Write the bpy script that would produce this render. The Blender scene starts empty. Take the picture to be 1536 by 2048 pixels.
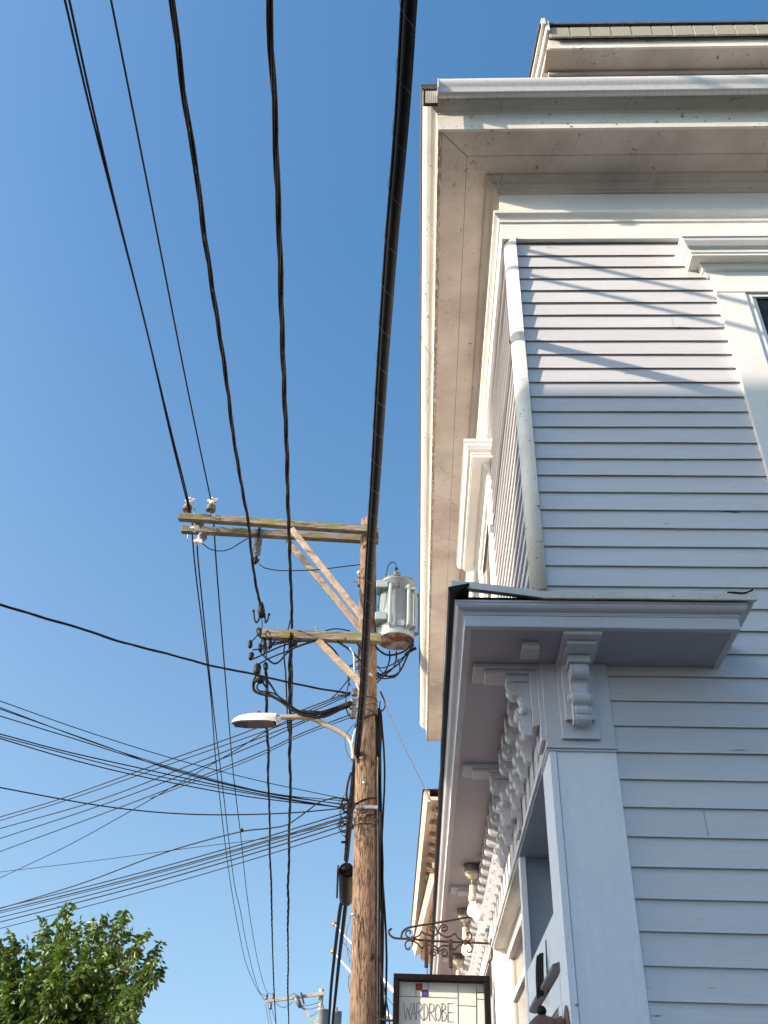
import bpy, bmesh, math, random
from mathutils import Vector, Matrix
random.seed(7)
R = math.radians
C = bpy.context.scene.collection
scene = bpy.context.scene

# ------------------------------------------------------------------ camera
YAW, PIT, ROL, F = -0.0515498, 0.648518, 0.0376081, 1855.25
H = 1.6
_fw = Vector((math.sin(YAW)*math.cos(PIT), math.cos(YAW)*math.cos(PIT), math.sin(PIT)))
_r0 = Vector((math.cos(YAW), -math.sin(YAW), 0)); _u0 = _r0.cross(_fw)
_r = _r0*math.cos(ROL) + _u0*math.sin(ROL); _u = -_r0*math.sin(ROL) + _u0*math.cos(ROL)
cam_d = bpy.data.cameras.new('camera'); cam = bpy.data.objects.new('camera', cam_d); C.objects.link(cam)
cam_d.sensor_fit = 'HORIZONTAL'; cam_d.sensor_width = 36; cam_d.lens = F*36/1536
cam_d.clip_start = 0.05; cam_d.clip_end = 5000
m = Matrix((( _r.x, _u.x, -_fw.x, 0), (_r.y, _u.y, -_fw.y, 0), (_r.z, _u.z, -_fw.z, H), (0, 0, 0, 1)))
cam.matrix_world = m
scene.camera = cam

# ------------------------------------------------------------------ light
SUN = Vector((-1, -.41, .42)).normalized()
world = bpy.data.worlds.new('World'); scene.world = world; world.use_nodes = True
wn = world.node_tree; wn.nodes.clear()
sky = wn.nodes.new('ShaderNodeTexSky'); sky.sky_type = 'NISHITA'; sky.sun_disc = False
sky.sun_elevation = math.asin(SUN.z); sky.sun_rotation = math.atan2(SUN.x, SUN.y)
sky.air_density = 1.0; sky.dust_density = 4.0; sky.ozone_density = 3.8; sky.altitude = 0
tcw = wn.nodes.new('ShaderNodeTexCoord'); mpw = wn.nodes.new('ShaderNodeMapping'); mpw.vector_type = 'POINT'
mpw.inputs['Location'].default_value = (0, 0, .17)      # clearer air near the horizon than the default sky has
nrm = wn.nodes.new('ShaderNodeVectorMath'); nrm.operation = 'NORMALIZE'
wn.links.new(tcw.outputs['Generated'], mpw.inputs[0]); wn.links.new(mpw.outputs[0], nrm.inputs[0]); wn.links.new(nrm.outputs[0], sky.inputs[0])
bg = wn.nodes.new('ShaderNodeBackground'); bg.inputs['Strength'].default_value = 0.15
wo = wn.nodes.new('ShaderNodeOutputWorld')
hs = wn.nodes.new('ShaderNodeHueSaturation'); 
sep = wn.nodes.new('ShaderNodeSeparateXYZ'); wn.links.new(tcw.outputs['Generated'], sep.inputs[0])
mr = wn.nodes.new('ShaderNodeMapRange'); mr.inputs[1].default_value = .05; mr.inputs[2].default_value = .8; mr.inputs[3].default_value = .90; mr.inputs[4].default_value = 1.2
wn.links.new(sep.outputs[2], mr.inputs[0]); wn.links.new(mr.outputs[0], hs.inputs['Saturation'])
wn.links.new(sky.outputs[0], hs.inputs['Color']); tint = wn.nodes.new('ShaderNodeMix'); tint.data_type = 'RGBA'; tint.blend_type = 'MULTIPLY'; tint.inputs[0].default_value = 1
tint.inputs[7].default_value = (.95, 1.0, .885, 1); wn.links.new(hs.outputs[0], tint.inputs[6]); wn.links.new(tint.outputs[2], bg.inputs[0]); wn.links.new(bg.outputs[0], wo.inputs[0])
sl = bpy.data.lights.new('sun', 'SUN'); sl.energy = 3.1; sl.angle = R(0.53); sl.color = (1.0, 0.845, 0.655)
so = bpy.data.objects.new('sun', sl); C.objects.link(so); so.rotation_euler = SUN.to_track_quat('Z', 'Y').to_euler()
scene.view_settings.view_transform = 'Standard'; scene.view_settings.look = 'None'
scene.view_settings.exposure = 1.38; scene.view_settings.gamma = 1.0
scene.cycles.max_bounces = 8; scene.cycles.diffuse_bounces = 5

# ------------------------------------------------------------------ placing helpers
def ray(a, b): return _r*((a-768)/F) - _u*((b-1024)/F) + _fw
def at(a, b, x=None, y=None, z=None):
    d = ray(a, b)
    t = x/d.x if x is not None else (y/d.y if y is not None else (z-H)/d.z)
    return Vector((0, 0, H)) + d*t
def on_slope(a, b, z0, k):            # point where z = z0 + k*y
    d = ray(a, b); t = (z0-H)/(d.z-k*d.y); return Vector((0, 0, H)) + d*t

# ------------------------------------------------------------------ materials
def hexc(c): return tuple(c)+(1,)
class NT:
    def __init__(s, name):
        s.m = bpy.data.materials.new(name); s.m.use_nodes = True; s.n = s.m.node_tree; s.n.nodes.clear()
        s.out = s.add('ShaderNodeOutputMaterial'); s.b = s.add('ShaderNodeBsdfPrincipled'); s.l(s.b.outputs[0], s.out.inputs[0])
        s.co = s.add('ShaderNodeTexCoord')
    def add(s, t, **k):
        n = s.n.nodes.new(t)
        for a, v in k.items(): setattr(n, a, v)
        return n
    def l(s, a, b): s.n.links.new(a, b)
    def noise(s, scale, detail=4, rough=.55, stretch=(1, 1, 1), off=0):
        mp = s.add('ShaderNodeMapping'); mp.inputs['Scale'].default_value = stretch; mp.inputs['Location'].default_value = (off, off*.7, off*.3)
        s.l(s.co.outputs['Object'], mp.inputs[0])
        n = s.add('ShaderNodeTexNoise'); n.inputs['Scale'].default_value = scale; n.inputs['Detail'].default_value = detail; n.inputs['Roughness'].default_value = rough
        s.l(mp.outputs[0], n.inputs['Vector']); return n.outputs[0]
    def ramp(s, fac, stops):
        r = s.add('ShaderNodeValToRGB'); e = r.color_ramp.elements
        while len(e) < len(stops): e.new(.5)
        for i, (p, c) in enumerate(stops):
            e[i].position = p; e[i].color = (c, c, c, 1) if isinstance(c, (int, float)) else hexc(c)
        s.l(fac, r.inputs[0]); return r.outputs[0]
    def mix(s, fac, a, b, mode='MIX'):
        n = s.add('ShaderNodeMix', data_type='RGBA', blend_type=mode)
        if isinstance(fac, (int, float)): n.inputs[0].default_value = fac
        else: s.l(fac, n.inputs[0])
        for i, v in ((6, a), (7, b)):
            if isinstance(v, tuple): n.inputs[i].default_value = hexc(v)
            else: s.l(v, n.inputs[i])
        return n.outputs[2]
    def bump(s, h, strength=.3, dist=.01):
        b = s.add('ShaderNodeBump'); b.inputs['Strength'].default_value = strength; b.inputs['Distance'].default_value = dist
        s.l(h, b.inputs['Height']); s.l(b.outputs[0], s.b.inputs['Normal'])
    def fin(s, col, rough=.6, metal=0, spec=.4):
        if isinstance(col, tuple): s.b.inputs['Base Color'].default_value = hexc(col)
        else: s.l(col, s.b.inputs['Base Color'])
        if isinstance(rough, (int, float)): s.b.inputs['Roughness'].default_value = rough
        else: s.l(rough, s.b.inputs['Roughness'])
        s.b.inputs['Metallic'].default_value = metal; s.b.inputs['Specular IOR Level'].default_value = spec
        return s.m
def paint(name, base, dirt=(.25, .2, .16), amount=.35, chips=0.0, stretch=(1, 1, 1), rough=.5, chip_col=(.16, .11, .075), bump=.25, rust=False, brush=None, cracks=0):
    t = NT(name)
    n1 = t.noise(1.7, 6, .6, stretch); n2 = t.noise(38, 5, .6, stretch, 3)
    d = t.ramp(n1, [(.42, 0.0), (.78, 1.0)])
    c = t.mix(t.ramp(n2, [(.3, 0.0), (.75, .35)]), base, tuple(x*.82 for x in base))
    mm = t.add('ShaderNodeMath', operation='MULTIPLY'); t.l(d, mm.inputs[0]); mm.inputs[1].default_value = amount
    c = t.mix(mm.outputs[0], c, dirt)
    if chips > 0:
        n3 = t.noise(16, 6, .65, stretch, 9)
        f = t.ramp(n3, [(.70-chips*.1, 0.0), (.715-chips*.1, 1.0)])
        c = t.mix(f, c, chip_col)
    if rust:
        v = t.add('ShaderNodeTexVoronoi'); v.inputs['Scale'].default_value = 3.1; t.l(t.co.outputs['Object'], v.inputs['Vector'])
        c = t.mix(t.ramp(v.outputs['Distance'], [(.018, 1.0), (.034, 0.0)]), c, (.38, .13, .03))
    if cracks:
        wv = t.noise(5, 4, .6, (1, 1, 1), 4); mp = t.add('ShaderNodeMapping'); mp.inputs['Scale'].default_value = (1, .35, 1); t.l(t.co.outputs['Object'], mp.inputs[0])
        va = t.add('ShaderNodeVectorMath', operation='ADD'); t.l(mp.outputs[0], va.inputs[0]); t.l(wv, va.inputs[1])
        v = t.add('ShaderNodeTexVoronoi', feature='DISTANCE_TO_EDGE'); v.inputs['Scale'].default_value = 2.2; t.l(va.outputs[0], v.inputs['Vector'])
        cr = t.ramp(v.outputs['Distance'], [(.002, 1.0), (.006, 0.0)]); ms_ = t.add('ShaderNodeMath', operation='MULTIPLY'); t.l(cr, ms_.inputs[0])
        t.l(t.ramp(t.noise(2.5, 3, .5, (1, 1, 1), 11), [(.45, 0.0), (.55, cracks)]), ms_.inputs[1]); c = t.mix(ms_.outputs[0], c, (.17, .12, .10))
    if brush:
        n5 = t.noise(1.0, 6, .65, brush, 6); c = t.mix(t.ramp(n5, [(.35, 0.0), (.7, .28)]), c, tuple(x*.80 for x in base)); t.bump(n5, .35, .006)
    else: t.bump(n2, bump, .004)
    return t.fin(c, rough)
def plain(name, col, rough=.5, metal=0, var=.2, scale=25, spec=.4, bump=.15):
    t = NT(name); n = t.noise(scale, 4)
    c = t.mix(t.ramp(n, [(.3, 0.0), (.7, 1.0)]), tuple(x*(1-var) for x in col), tuple(min(1, x*(1+var)) for x in col))
    t.bump(n, bump, .003)
    return t.fin(c, rough, metal, spec)

M = {}
M['trim'] = paint('white_trim_paint', (.86, .83, .80), (.33, .27, .22), .26, .0)
M['trim_old'] = paint('peeling_white_paint', (.76, .73, .69), (.34, .27, .21), .45, .5, cracks=.9)
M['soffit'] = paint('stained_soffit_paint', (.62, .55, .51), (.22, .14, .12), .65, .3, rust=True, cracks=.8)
M['clap'] = paint('clapboard_paint', (.685, .665, .685), (.40, .38, .38), .34, .12, stretch=(.25, 1, 2.2), rough=.45, brush=(2.2, 2.2, 60))
M['rot'] = paint('rotten_bare_wood', (.40, .31, .24), (.10, .07, .05), .9, 1.6, stretch=(6, 1, 6), chip_col=(.62, .58, .54))
M['striplight'] = plain('pale_strip_metal', (.50, .47, .41), .6)
M['bluegrey'] = paint('blue_grey_panel_and_ceiling_shade', (.27, .315, .38), (.2, .2, .22), .3, .02)
M['chip'] = plain('dark_joint', (.16, .11, .09), .8)
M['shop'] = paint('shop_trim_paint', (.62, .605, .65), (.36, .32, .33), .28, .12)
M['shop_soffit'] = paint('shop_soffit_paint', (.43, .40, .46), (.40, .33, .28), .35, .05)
M['pil'] = paint('pilaster_paint', (.84, .84, .89), (.45, .45, .48), .3, .02, brush=(45, 45, 1.8))
t = NT('crackled_paint'); v = t.add('ShaderNodeTexVoronoi', feature='DISTANCE_TO_EDGE'); v.inputs['Scale'].default_value = 16
mp = t.add('ShaderNodeMapping'); mp.inputs['Scale'].default_value = (.7, 2.6, 1); t.l(t.co.outputs['Object'], mp.inputs[0])
nn = t.noise(12, 3); va = t.add('ShaderNodeVectorMath', operation='ADD'); t.l(mp.outputs[0], va.inputs[0]); t.l(nn, va.inputs[1]); t.l(va.outputs[0], v.inputs['Vector'])
f = t.ramp(v.outputs['Distance'], [(.0, 0.0), (.035, 1.0)])
t.bump(f, .6, .004); M['crack'] = t.fin(t.mix(f, (.30, .24, .20), (.72, .69, .66)), .6)
t = NT('galvanised_gutter'); n = t.noise(30, 4, .6, (3, .1, 3)); M['gutter'] = t.fin(t.mix(t.ramp(n, [(.3, 0.0), (.7, 1.0)]), (.66, .63, .64), (.80, .78, .78)), .45, .12)
t = NT('asphalt_shingle'); n = t.noise(90, 5); M['shingle'] = t.fin(t.mix(t.ramp(n, [(.35, 0.0), (.65, 1.0)]), (.035, .033, .032), (.12, .11, .10)), .9)
t = NT('fluted_drip_strip'); w = t.add('ShaderNodeTexWave'); w.inputs['Scale'].default_value = 22; w.bands_direction = 'X'; t.l(t.co.outputs['Object'], w.inputs[0])
M['strip'] = t.fin(t.mix(t.ramp(w.outputs[0], [(.3, 0.0), (.7, 1.0)]), (.20, .18, .15), (.42, .39, .33)), .7)
def wood(name, dark, light, moss=None, k=(14, 14, .9), bump=.7, st=(.36, .58)):
    t = NT(name); n = t.noise(2.4, 8, .7, k); n2 = t.noise(2, 4)
    c = t.ramp(n, [(st[0], dark), (st[1], light)])
    big = t.ramp(t.noise(1.1, 5, .6, (1, 1, .5), 5), [(.35, 0.0), (.7, .65)])
    c = t.mix(big, c, tuple(x*.55 for x in light))
    kn = t.noise(9, 2, .5, (1, 1, .45), 2)
    c = t.mix(t.ramp(kn, [(.70, 0.0), (.74, .8)]), c, tuple(x*.3 for x in dark))
    if moss: c = t.mix(t.ramp(t.noise(3, 5, .6, (1, 1, 1), 7), [(.5, 0.0), (.62, .75)]), c, moss)
    t.bump(n, bump, .012); return t.fin(c, .85, 0, .2)
M['pole'] = wood('weathered_pole_wood', (.022, .012, .009), (.29, .195, .14), None, (34, 34, 3.2), 1.0, (.40, .54))
M['arm'] = wood('grey_crossarm_wood', (.05, .038, .03), (.30, .255, .205), (.17, .165, .05), (1.6, 22, 22), .9, (.40, .56))
M['brace'] = wood('bare_brace_wood', (.22, .13, .085), (.50, .38, .29), None, (3, 9, 3))
M['pole_far'] = wood('pale_pole_wood', (.32, .27, .23), (.52, .46, .40), None, (16, 16, 1))
M['black'] = plain('black_rubber', (.008, .008, .009), .55, 0, .4, 60, .2)
M['wire'] = plain('weathered_wire', (.012, .010, .010), .6, 0, .4, 20, .2)
M['fatcable'] = plain('dark_sheathed_cable', (.008, .006, .008), .6, 0, .4, 40, .15)
M['brownwire'] = plain('sun_bleached_cable', (.11, .065, .045), .5, 0, .3, 30)
M['greycable'] = plain('grey_cable', (.20, .18, .16), .6, 0, .3, 30)
M['steel'] = plain('galvanised_steel', (.42, .42, .42), .42, .7, .25, 30)
M['lash'] = plain('steel_lashing_wire', (.13, .12, .12), .5, .5, .2, 30)
M['porcelain'] = plain('grey_porcelain', (.12, .115, .115), .35, 0, .15, 20)
M['clamp'] = plain('white_clamp', (.60, .57, .54), .5, 0, .15, 20)
t = NT('transformer_paint'); n1 = t.noise(3, 5); n2 = t.noise(13, 6, .7, (1, 1, .5), 4)
M['tank'] = t.fin(t.mix(t.ramp(n2, [(.66, 0.0), (.70, .8)]), t.mix(t.ramp(n1, [(.3, 0.0), (.7, 1.0)]), (.22, .265, .295), (.28, .33, .36)), (.24, .10, .04)), .38, 0, .5)
t = NT('rusted_tank_base'); n1 = t.noise(4.5, 6, .65); M['rust'] = t.fin(t.mix(t.ramp(n1, [(.42, 0.0), (.55, 1.0)]), (.30, .30, .30), (.13, .05, .025)), .8)
M['lamp_grey'] = plain('pale_grey_lamp_paint', (.62, .60, .58), .4, 0, .05, 20)
M['lamp_arm'] = plain('tan_grey_metal', (.36, .32, .28), .5, .2, .1, 20)
M['lens'] = plain('dark_lamp_lens', (.05, .045, .055), .2, 0, .5, 60)
M['lampunder'] = plain('lamp_underside', (.12, .105, .115), .4, 0, .15, 20)
t = NT('rusty_iron'); n1 = t.noise(14, 6, .7); n2 = t.noise(60, 4)
M['iron'] = t.fin(t.mix(t.ramp(n1, [(.4, 0.0), (.6, 1.0)]), (.03, .02, .022), (.075, .034, .02)), .75); 
M['signframe'] = plain('black_brown_sign_frame', (.010, .007, .009), .7, 0, .3, 20, .15)
M['signpanel'] = plain('white_sign_panel', (.84, .83, .80), .5, 0, .03, 10, bump=.02)
M['red'] = plain('red_panel', (.60, .04, .035), .5, 0, .05, 10, bump=.0)
M['purple'] = plain('purple_panel', (.12, .05, .28), .5, 0, .05, 10, bump=.0)
M['ink'] = plain('black_ink', (.02, .015, .018), .6, 0, .1, 10, bump=.0)
M['ceramic'] = plain('cream_lampholder', (.62, .56, .45), .5, 0, .1, 20)
M['box'] = plain('weathered_grey_box', (.30, .28, .24), .6, .1, .25, 30)
t = NT('lit_bulb'); t.fin((1, .9, .75), .3); t.b.inputs['Emission Color'].default_value = (1, .72, .42, 1); t.b.inputs['Emission Strength'].default_value = 1.1; M['bulb'] = t.m
M['glass'] = plain('dark_window_glass', (.015, .014, .016), .06, 0, .2, 3, .35, bump=.03)
M['slate'] = plain('slate_painted_hood', (.13, .12, .15), .5, 0, .2, 20)
M['lantern'] = plain('brown_lantern_paint', (.17, .075, .055), .5, .1, .2, 20)
M['cream'] = paint('cream_building_paint', (.66, .57, .49), (.4, .3, .2), .25, .1)
M['creamshade'] = paint('shade_toned_bracket_paint', (.30, .20, .14), (.2, .12, .07), .3, .1)  # shade under the cream brackets put into their colour as brown
M['flagpole'] = plain('white_flagpole_paint', (.74, .70, .68), .4, 0, .05, 10)
M['gold'] = plain('gold_ball', (.52, .28, .05), .3, .6, .15, 20)
M['flagred'] = plain('red_cloth', (.55, .02, .03), .8, 0, .1, 20)
M['flagwhite'] = plain('white_cloth', (.75, .73, .72), .8, 0, .05, 20)
t = NT('asphalt'); n = t.noise(60, 6); M['road'] = t.fin(t.mix(n, (.035, .034, .033), (.085, .08, .078)), .9)
t = NT('concrete_paving'); n = t.noise(14, 6); M['walk'] = t.fin(t.mix(n, (.22, .12, .09), (.38, .22, .165)), .85)
t = NT('grass_ground'); n = t.noise(3, 6); M['earth'] = t.fin(t.mix(n, (.06, .08, .03), (.16, .15, .09)), .95)
M['paintline'] = plain('road_marking', (.6, .58, .5), .8)
t = NT('leaf'); inf = t.add('ShaderNodeObjectInfo'); n = t.noise(2.2, 4, .6); n2 = t.noise(14, 2)
c = t.mix(t.ramp(n2, [(.3, 0.0), (.7, 1.0)]), (.016, .045, .008), (.14, .20, .028)); 
t.fin(c, .42, 0, .5); tr = t.add('ShaderNodeBsdfTranslucent'); tr.inputs[0].default_value = (.12, .22, .02, 1)
ms = t.add('ShaderNodeMixShader'); ms.inputs[0].default_value = .26; t.l(t.b.outputs[0], ms.inputs[1]); t.l(tr.outputs[0], ms.inputs[2]); t.l(ms.outputs[0], t.out.inputs[0]); M['leaf'] = t.m
M['bark'] = wood('tree_bark', (.05, .035, .025), (.17, .13, .10))
M['brick'] = paint('neighbour_siding', (.50, .47, .43), (.3, .27, .24), .3, .05)

# ------------------------------------------------------------------ mesh builder
class MB:
    def __init__(s): s.v = []; s.f = []; s.smooth = []
    def quad(s, a, b, c, d, sm=False):
        i = len(s.v); s.v += [tuple(a), tuple(b), tuple(c), tuple(d)]; s.f.append((i, i+1, i+2, i+3)); s.smooth.append(sm)
    def poly(s, pts, sm=False):
        i = len(s.v); s.v += [tuple(p) for p in pts]; s.f.append(tuple(range(i, i+len(pts)))); s.smooth.append(sm)
    def box(s, x0, x1, y0, y1, z0, z1):
        i = len(s.v)
        s.v += [(x, y, z) for z in (z0, z1) for y in (y0, y1) for x in (x0, x1)]
        for q in ((0, 2, 3, 1), (4, 5, 7, 6), (0, 1, 5, 4), (2, 6, 7, 3), (0, 4, 6, 2), (1, 3, 7, 5)):
            s.f.append(tuple(i+k for k in q)); s.smooth.append(False)
        return s
    def grid(s, rows, closed=False, sm=True, caps=False):
        i = len(s.v); n = len(rows[0])
        for r_ in rows: s.v += [tuple(p) for p in r_]
        for a in range(len(rows)-1):
            for b in range(n if closed else n-1):
                c = (b+1) % n
                s.f.append((i+a*n+b, i+a*n+c, i+(a+1)*n+c, i+(a+1)*n+b)); s.smooth.append(sm)
        if caps:
            s.f.append(tuple(i+k for k in reversed(range(n)))); s.smooth.append(False)
            k0 = i+(len(rows)-1)*n; s.f.append(tuple(k0+k for k in range(n))); s.smooth.append(False)
        return s
    def tube(s, pts, r, n=8, caps=True):
        pts = [Vector(p) for p in pts]; rows = []
        t0 = (pts[1]-pts[0]).normalized(); a = t0.orthogonal().normalized()
        for k, p in enumerate(pts):
            tt = (pts[min(k+1, len(pts)-1)]-pts[max(k-1, 0)])
            if tt.length < 1e-9: tt = t0
            tt = tt.normalized(); a = (a-tt*a.dot(tt)); a = a.normalized() if a.length > 1e-6 else tt.orthogonal().normalized(); b = tt.cross(a)
            rr = r[k] if isinstance(r, (list, tuple)) else r
            rows.append([p+(a*math.cos(q*2*math.pi/n)+b*math.sin(q*2*math.pi/n))*rr for q in range(n)])
        s.grid(rows, True, True, caps); return s
    def bar(s, a, b, w, h, up=(0, 0, 1)):           # rectangular bar between two points
        a = Vector(a); b = Vector(b); d = (b-a).normalized(); sd = d.cross(Vector(up)).normalized(); uu = sd.cross(d)
        rows = [[p+sd*x*w/2+uu*z*h/2 for x, z in ((-1, -1), (1, -1), (1, 1), (-1, 1))] for p in (a, b)]
        s.grid(rows, True, False, True); return s
    def lathe(s, base, axis, prof, n=20, caps=True):  # prof: (r, h) along axis
        base = Vector(base); ax = Vector(axis).normalized(); a = ax.orthogonal().normalized(); b = ax.cross(a)
        rows = [[base+ax*h+(a*math.cos(q*2*math.pi/n)+b*math.sin(q*2*math.pi/n))*max(r_, 1e-4) for q in range(n)] for r_, h in prof]
        s.grid(rows, True, True, caps); return s
    def ball(s, c, r, n=12):
        return s.lathe(c, (0, 0, 1), [(r*math.sin(k*math.pi/n), -r*math.cos(k*math.pi/n)) for k in range(n+1)], n+4, False)
    def prism(s, pts2, f0, f1):                      # pts2 polygon, f0/f1 map (a,b)->3D for each end
        n = len(pts2); i = len(s.v)
        s.v += [tuple(f0(*p)) for p in pts2]+[tuple(f1(*p)) for p in pts2]
        s.f.append(tuple(i+k for k in reversed(range(n)))); s.f.append(tuple(i+n+k for k in range(n))); s.smooth += [False, False]
        for k in range(n):
            c = (k+1) % n; s.f.append((i+k, i+c, i+n+c, i+n+k)); s.smooth.append(False)
        return s
    def build(s, name, mat, parent=None, bevel=0, autosmooth=False):
        me = bpy.data.meshes.new(name); 
        off = parent_loc(parent)
        me.from_pydata([(x-off[0], y-off[1], z-off[2]) for x, y, z in s.v], [], s.f); me.polygons.foreach_set('use_smooth', s.smooth)
        bm = bmesh.new(); bm.from_mesh(me)
        bmesh.ops.recalc_face_normals(bm, faces=bm.faces); bm.to_mesh(me); bm.free()
        me.materials.append(M[mat] if isinstance(mat, str) else mat); me.update()
        o = bpy.data.objects.new(name, me); C.objects.link(o)
        if parent: o.parent = parent
        if bevel:
            b = o.modifiers.new('bevel', 'BEVEL'); b.width = bevel; b.segments = 2; b.limit_method = 'ANGLE'; b.angle_limit = R(40)
        return o
def parent_loc(p):
    o = Vector((0, 0, 0))
    while p: o = o+Vector(p.location); p = p.parent
    return o
def empty(name, loc, label, cat, group=None):
    o = bpy.data.objects.new(name, None); C.objects.link(o); o.location = loc; o.empty_display_size = .2
    o['label'] = label; o['category'] = cat
    if group: o['group'] = group
    return o
def tag(o, label, cat, group=None):
    o['label'] = label; o['category'] = cat
    if group: o['group'] = group
    return o
def copy_tree(o, parent=None):
    c = o.copy(); C.objects.link(c)
    if parent: c.parent = parent
    for ch in list(o.children): copy_tree(ch, c)
    return c
def smoothpath(pts, sub=8):
    pts = [Vector(p) for p in pts]
    if len(pts) < 3: return pts
    out = []; P = [2*pts[0]-pts[1]]+pts+[2*pts[-1]-pts[-2]]
    for i in range(1, len(P)-2):
        a, b, c, d = P[i-1:i+3]
        for k in range(sub):
            t_ = k/sub
            out.append(.5*((2*b)+(c-a)*t_+(2*a-5*b+4*c-d)*t_*t_+(3*b-a-3*c+d)*t_**3))
    out.append(pts[-1]); return out

# ------------------------------------------------------------------ ground
def struct(o): o['kind'] = 'structure'; return o
g = MB(); g.quad((-600, -600, -.16), (600, -600, -.16), (600, 900, -.16), (-600, 900, -.16)); struct(g.build('ground', 'earth'))
g = MB(); g.quad((-9.4, -120, -.150), (-1.25, -120, -.150), (-1.25, 300, -.150), (-9.4, 300, -.150)); struct(g.build('road', 'road'))
g = MB()
for k in range(-20, 40): g.quad((-5.36, k*6, -.145), (-5.26, k*6, -.145), (-5.26, k*6+3, -.145), (-5.36, k*6+3, -.145))
struct(g.build('road_marking', 'paintline'))
g = MB()
g.box(-1.1, .56, -60, 200, -.2, 0); g.box(-11.6, -9.55, -60, 200, -.2, 0)
struct(g.build('pavement', 'walk'))
g = MB(); g.box(-1.25, -1.1, -60, 200, -.2, .004); g.box(-9.55, -9.4, -60, 200, -.2, .004); struct(g.build('kerb', 'walk', None, .01))

# ------------------------------------------------------------------ the corner house
XF, YW, YE, XE = .575, 4.0, 13.8, 9.0
house = empty('clapboard_house', (5, 8.9, 0), 'white clapboard corner house with deep eaves and bracketed shop cornice, beside the utility pole', 'house')
def P(name, mb, mat, bevel=0, parent=None): return mb.build(name, mat, parent or house, bevel)
def wrap(mb, prof, xr=XE, yfar=YE, capr=False, jit=0):       # sweep (o, z) profile along facade, round the corner, along side wall
    rows = []
    def row(f): return [f(o, z) for o, z in prof]
    ny = 24
    for k in range(ny+1):
        q = k/ny; rows.append([(XF-o, yfar+(YW-o-yfar)*q, z+(random.uniform(-jit, jit) if 0 < k < ny else 0)) for o, z in prof])
    nx = 18
    for k in range(nx+1):
        q = k/nx
        if k == 0: continue
        rows.append([(XF-o+(xr-XF+o)*q, YW-o, z+(random.uniform(-jit, jit) if 0 < k < nx else 0)) for o, z in prof])
    mb.grid(rows, False, False)
    mb.poly(rows[0]); 
    return mb
# body
b = MB(); b.box(XF+.012, XE, YW+.012, YE, 3.30, 7.62); b.box(1.15, XE, YW+.012, YE, 0, 3.298)
P('wall', b, 'clap')
# clapboards
def lips():
    z = [1.6+4*(1.3037-.03008*k) for k in range(22)]; z0 = z[-1]
    z += [z0-.1253*k for k in range(1, 36)]
    return [q for q in z if q > .05]
LZ = sorted(lips())
def clap_side(x0, x1, za, zb):
    mb = MB()
    for i, z in enumerate(LZ):
        zt = LZ[i+1] if i+1 < len(LZ) else z+.12
        if z < za or z > zb: continue
        if x1-x0 > .8 and random.random() < .16:
            xj = random.uniform(x0+.25, x1-.25) if x1 < 3 else random.uniform(x0+.5, x0+3); segs = [(x0, xj-.001), (xj+.001, x1)]
        else: segs = [(x0, x1)]
        for (xa, xb) in segs:
          n = max(2, int((xb-xa)/.35)); lo = []; hi = []; un = []
          for k in range(n+1):
            x = xa+(xb-xa)*k/n; j = random.uniform(-.0012, .0012); jy = random.uniform(-.0012, .0012)
            lo.append((x, YW-.017+jy, z+j)); hi.append((x, YW-.003, zt+.012)); un.append((x, YW-.002, z+j+.022))
          mb.grid([un, lo, hi], False, False)
    return mb
a = clap_side(.60, 1.90, 3.28, 7.0); b = clap_side(.60, 1.90, 0, 3.27)
for q in (clap_side(1.90, 3.04, 0, 4.6), clap_side(3.04, XE, 0, 7.0), clap_side(1.90, 3.04, 6.40, 7.0)):
    i = len(a.v); a.v += q.v; a.f += [tuple(i+k for k in f_) for f_ in q.f]; a.smooth += q.smooth
i = len(a.v); a.v += b.v; a.f += [tuple(i+k for k in f_) for f_ in b.f]; a.smooth += b.smooth
P('side_clapboards', a, 'clap')
a = MB()
for (y0, y1, za, zb) in ((YW+.02, 5.93, 3.9, 7.0), (5.93, 7.28, 3.9, 4.6), (5.93, 7.28, 6.4, 7.0), (7.28, 9.93, 3.9, 7.0), (9.93, 11.28, 3.9, 4.6), (9.93, 11.28, 6.4, 7.0), (11.28, YE, 3.9, 7.0)):
    for i, z in enumerate(LZ):
        if z < za or z > zb: continue
        zt = LZ[i+1] if i+1 < len(LZ) else z+.12
        n = max(2, int((y1-y0)/.35)); lo = []; hi = []; un = []
        for k in range(n+1):
            y = y0+(y1-y0)*k/n; j = random.uniform(-.001, .001)
            lo.append((XF-.018, y, z+j)); hi.append((XF-.003, y, zt+.012)); un.append((XF-.001, y, z+j+.006))
        a.grid([un, lo, hi], False, False)
P('facade_clapboards', a, 'clap')
# rounded corner board
a = MB(); prof = []
for k in range(13):
    an = math.pi*(1+k/12*.5); prof.append((XF+.052+.075*math.cos(an), YW+.03+.075*math.sin(an)))
ring = lambda z: [(x, y, z) for x, y in prof]+[(XF+.055, YW-.046, z), (XF+.055, YW+.02, z), (XF-.02, YW+.06, z)]
a.grid([ring(4.13), ring(5.0), ring(6.0), ring(6.985)], True, True, True); P('corner_board', a, 'trim_old')
hk = MB(); hp = at(1023, 688, y=YW+.03); hk.tube(smoothpath([(XF+.0, YW+.05, hp.z), (hp.x+.01, YW+.03, hp.z-.012), (hp.x-.008, YW+.02, hp.z-.004), (hp.x-.012, YW+.01, hp.z+.016)]), .003, 6); P('wall_hook', hk, 'iron')
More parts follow.
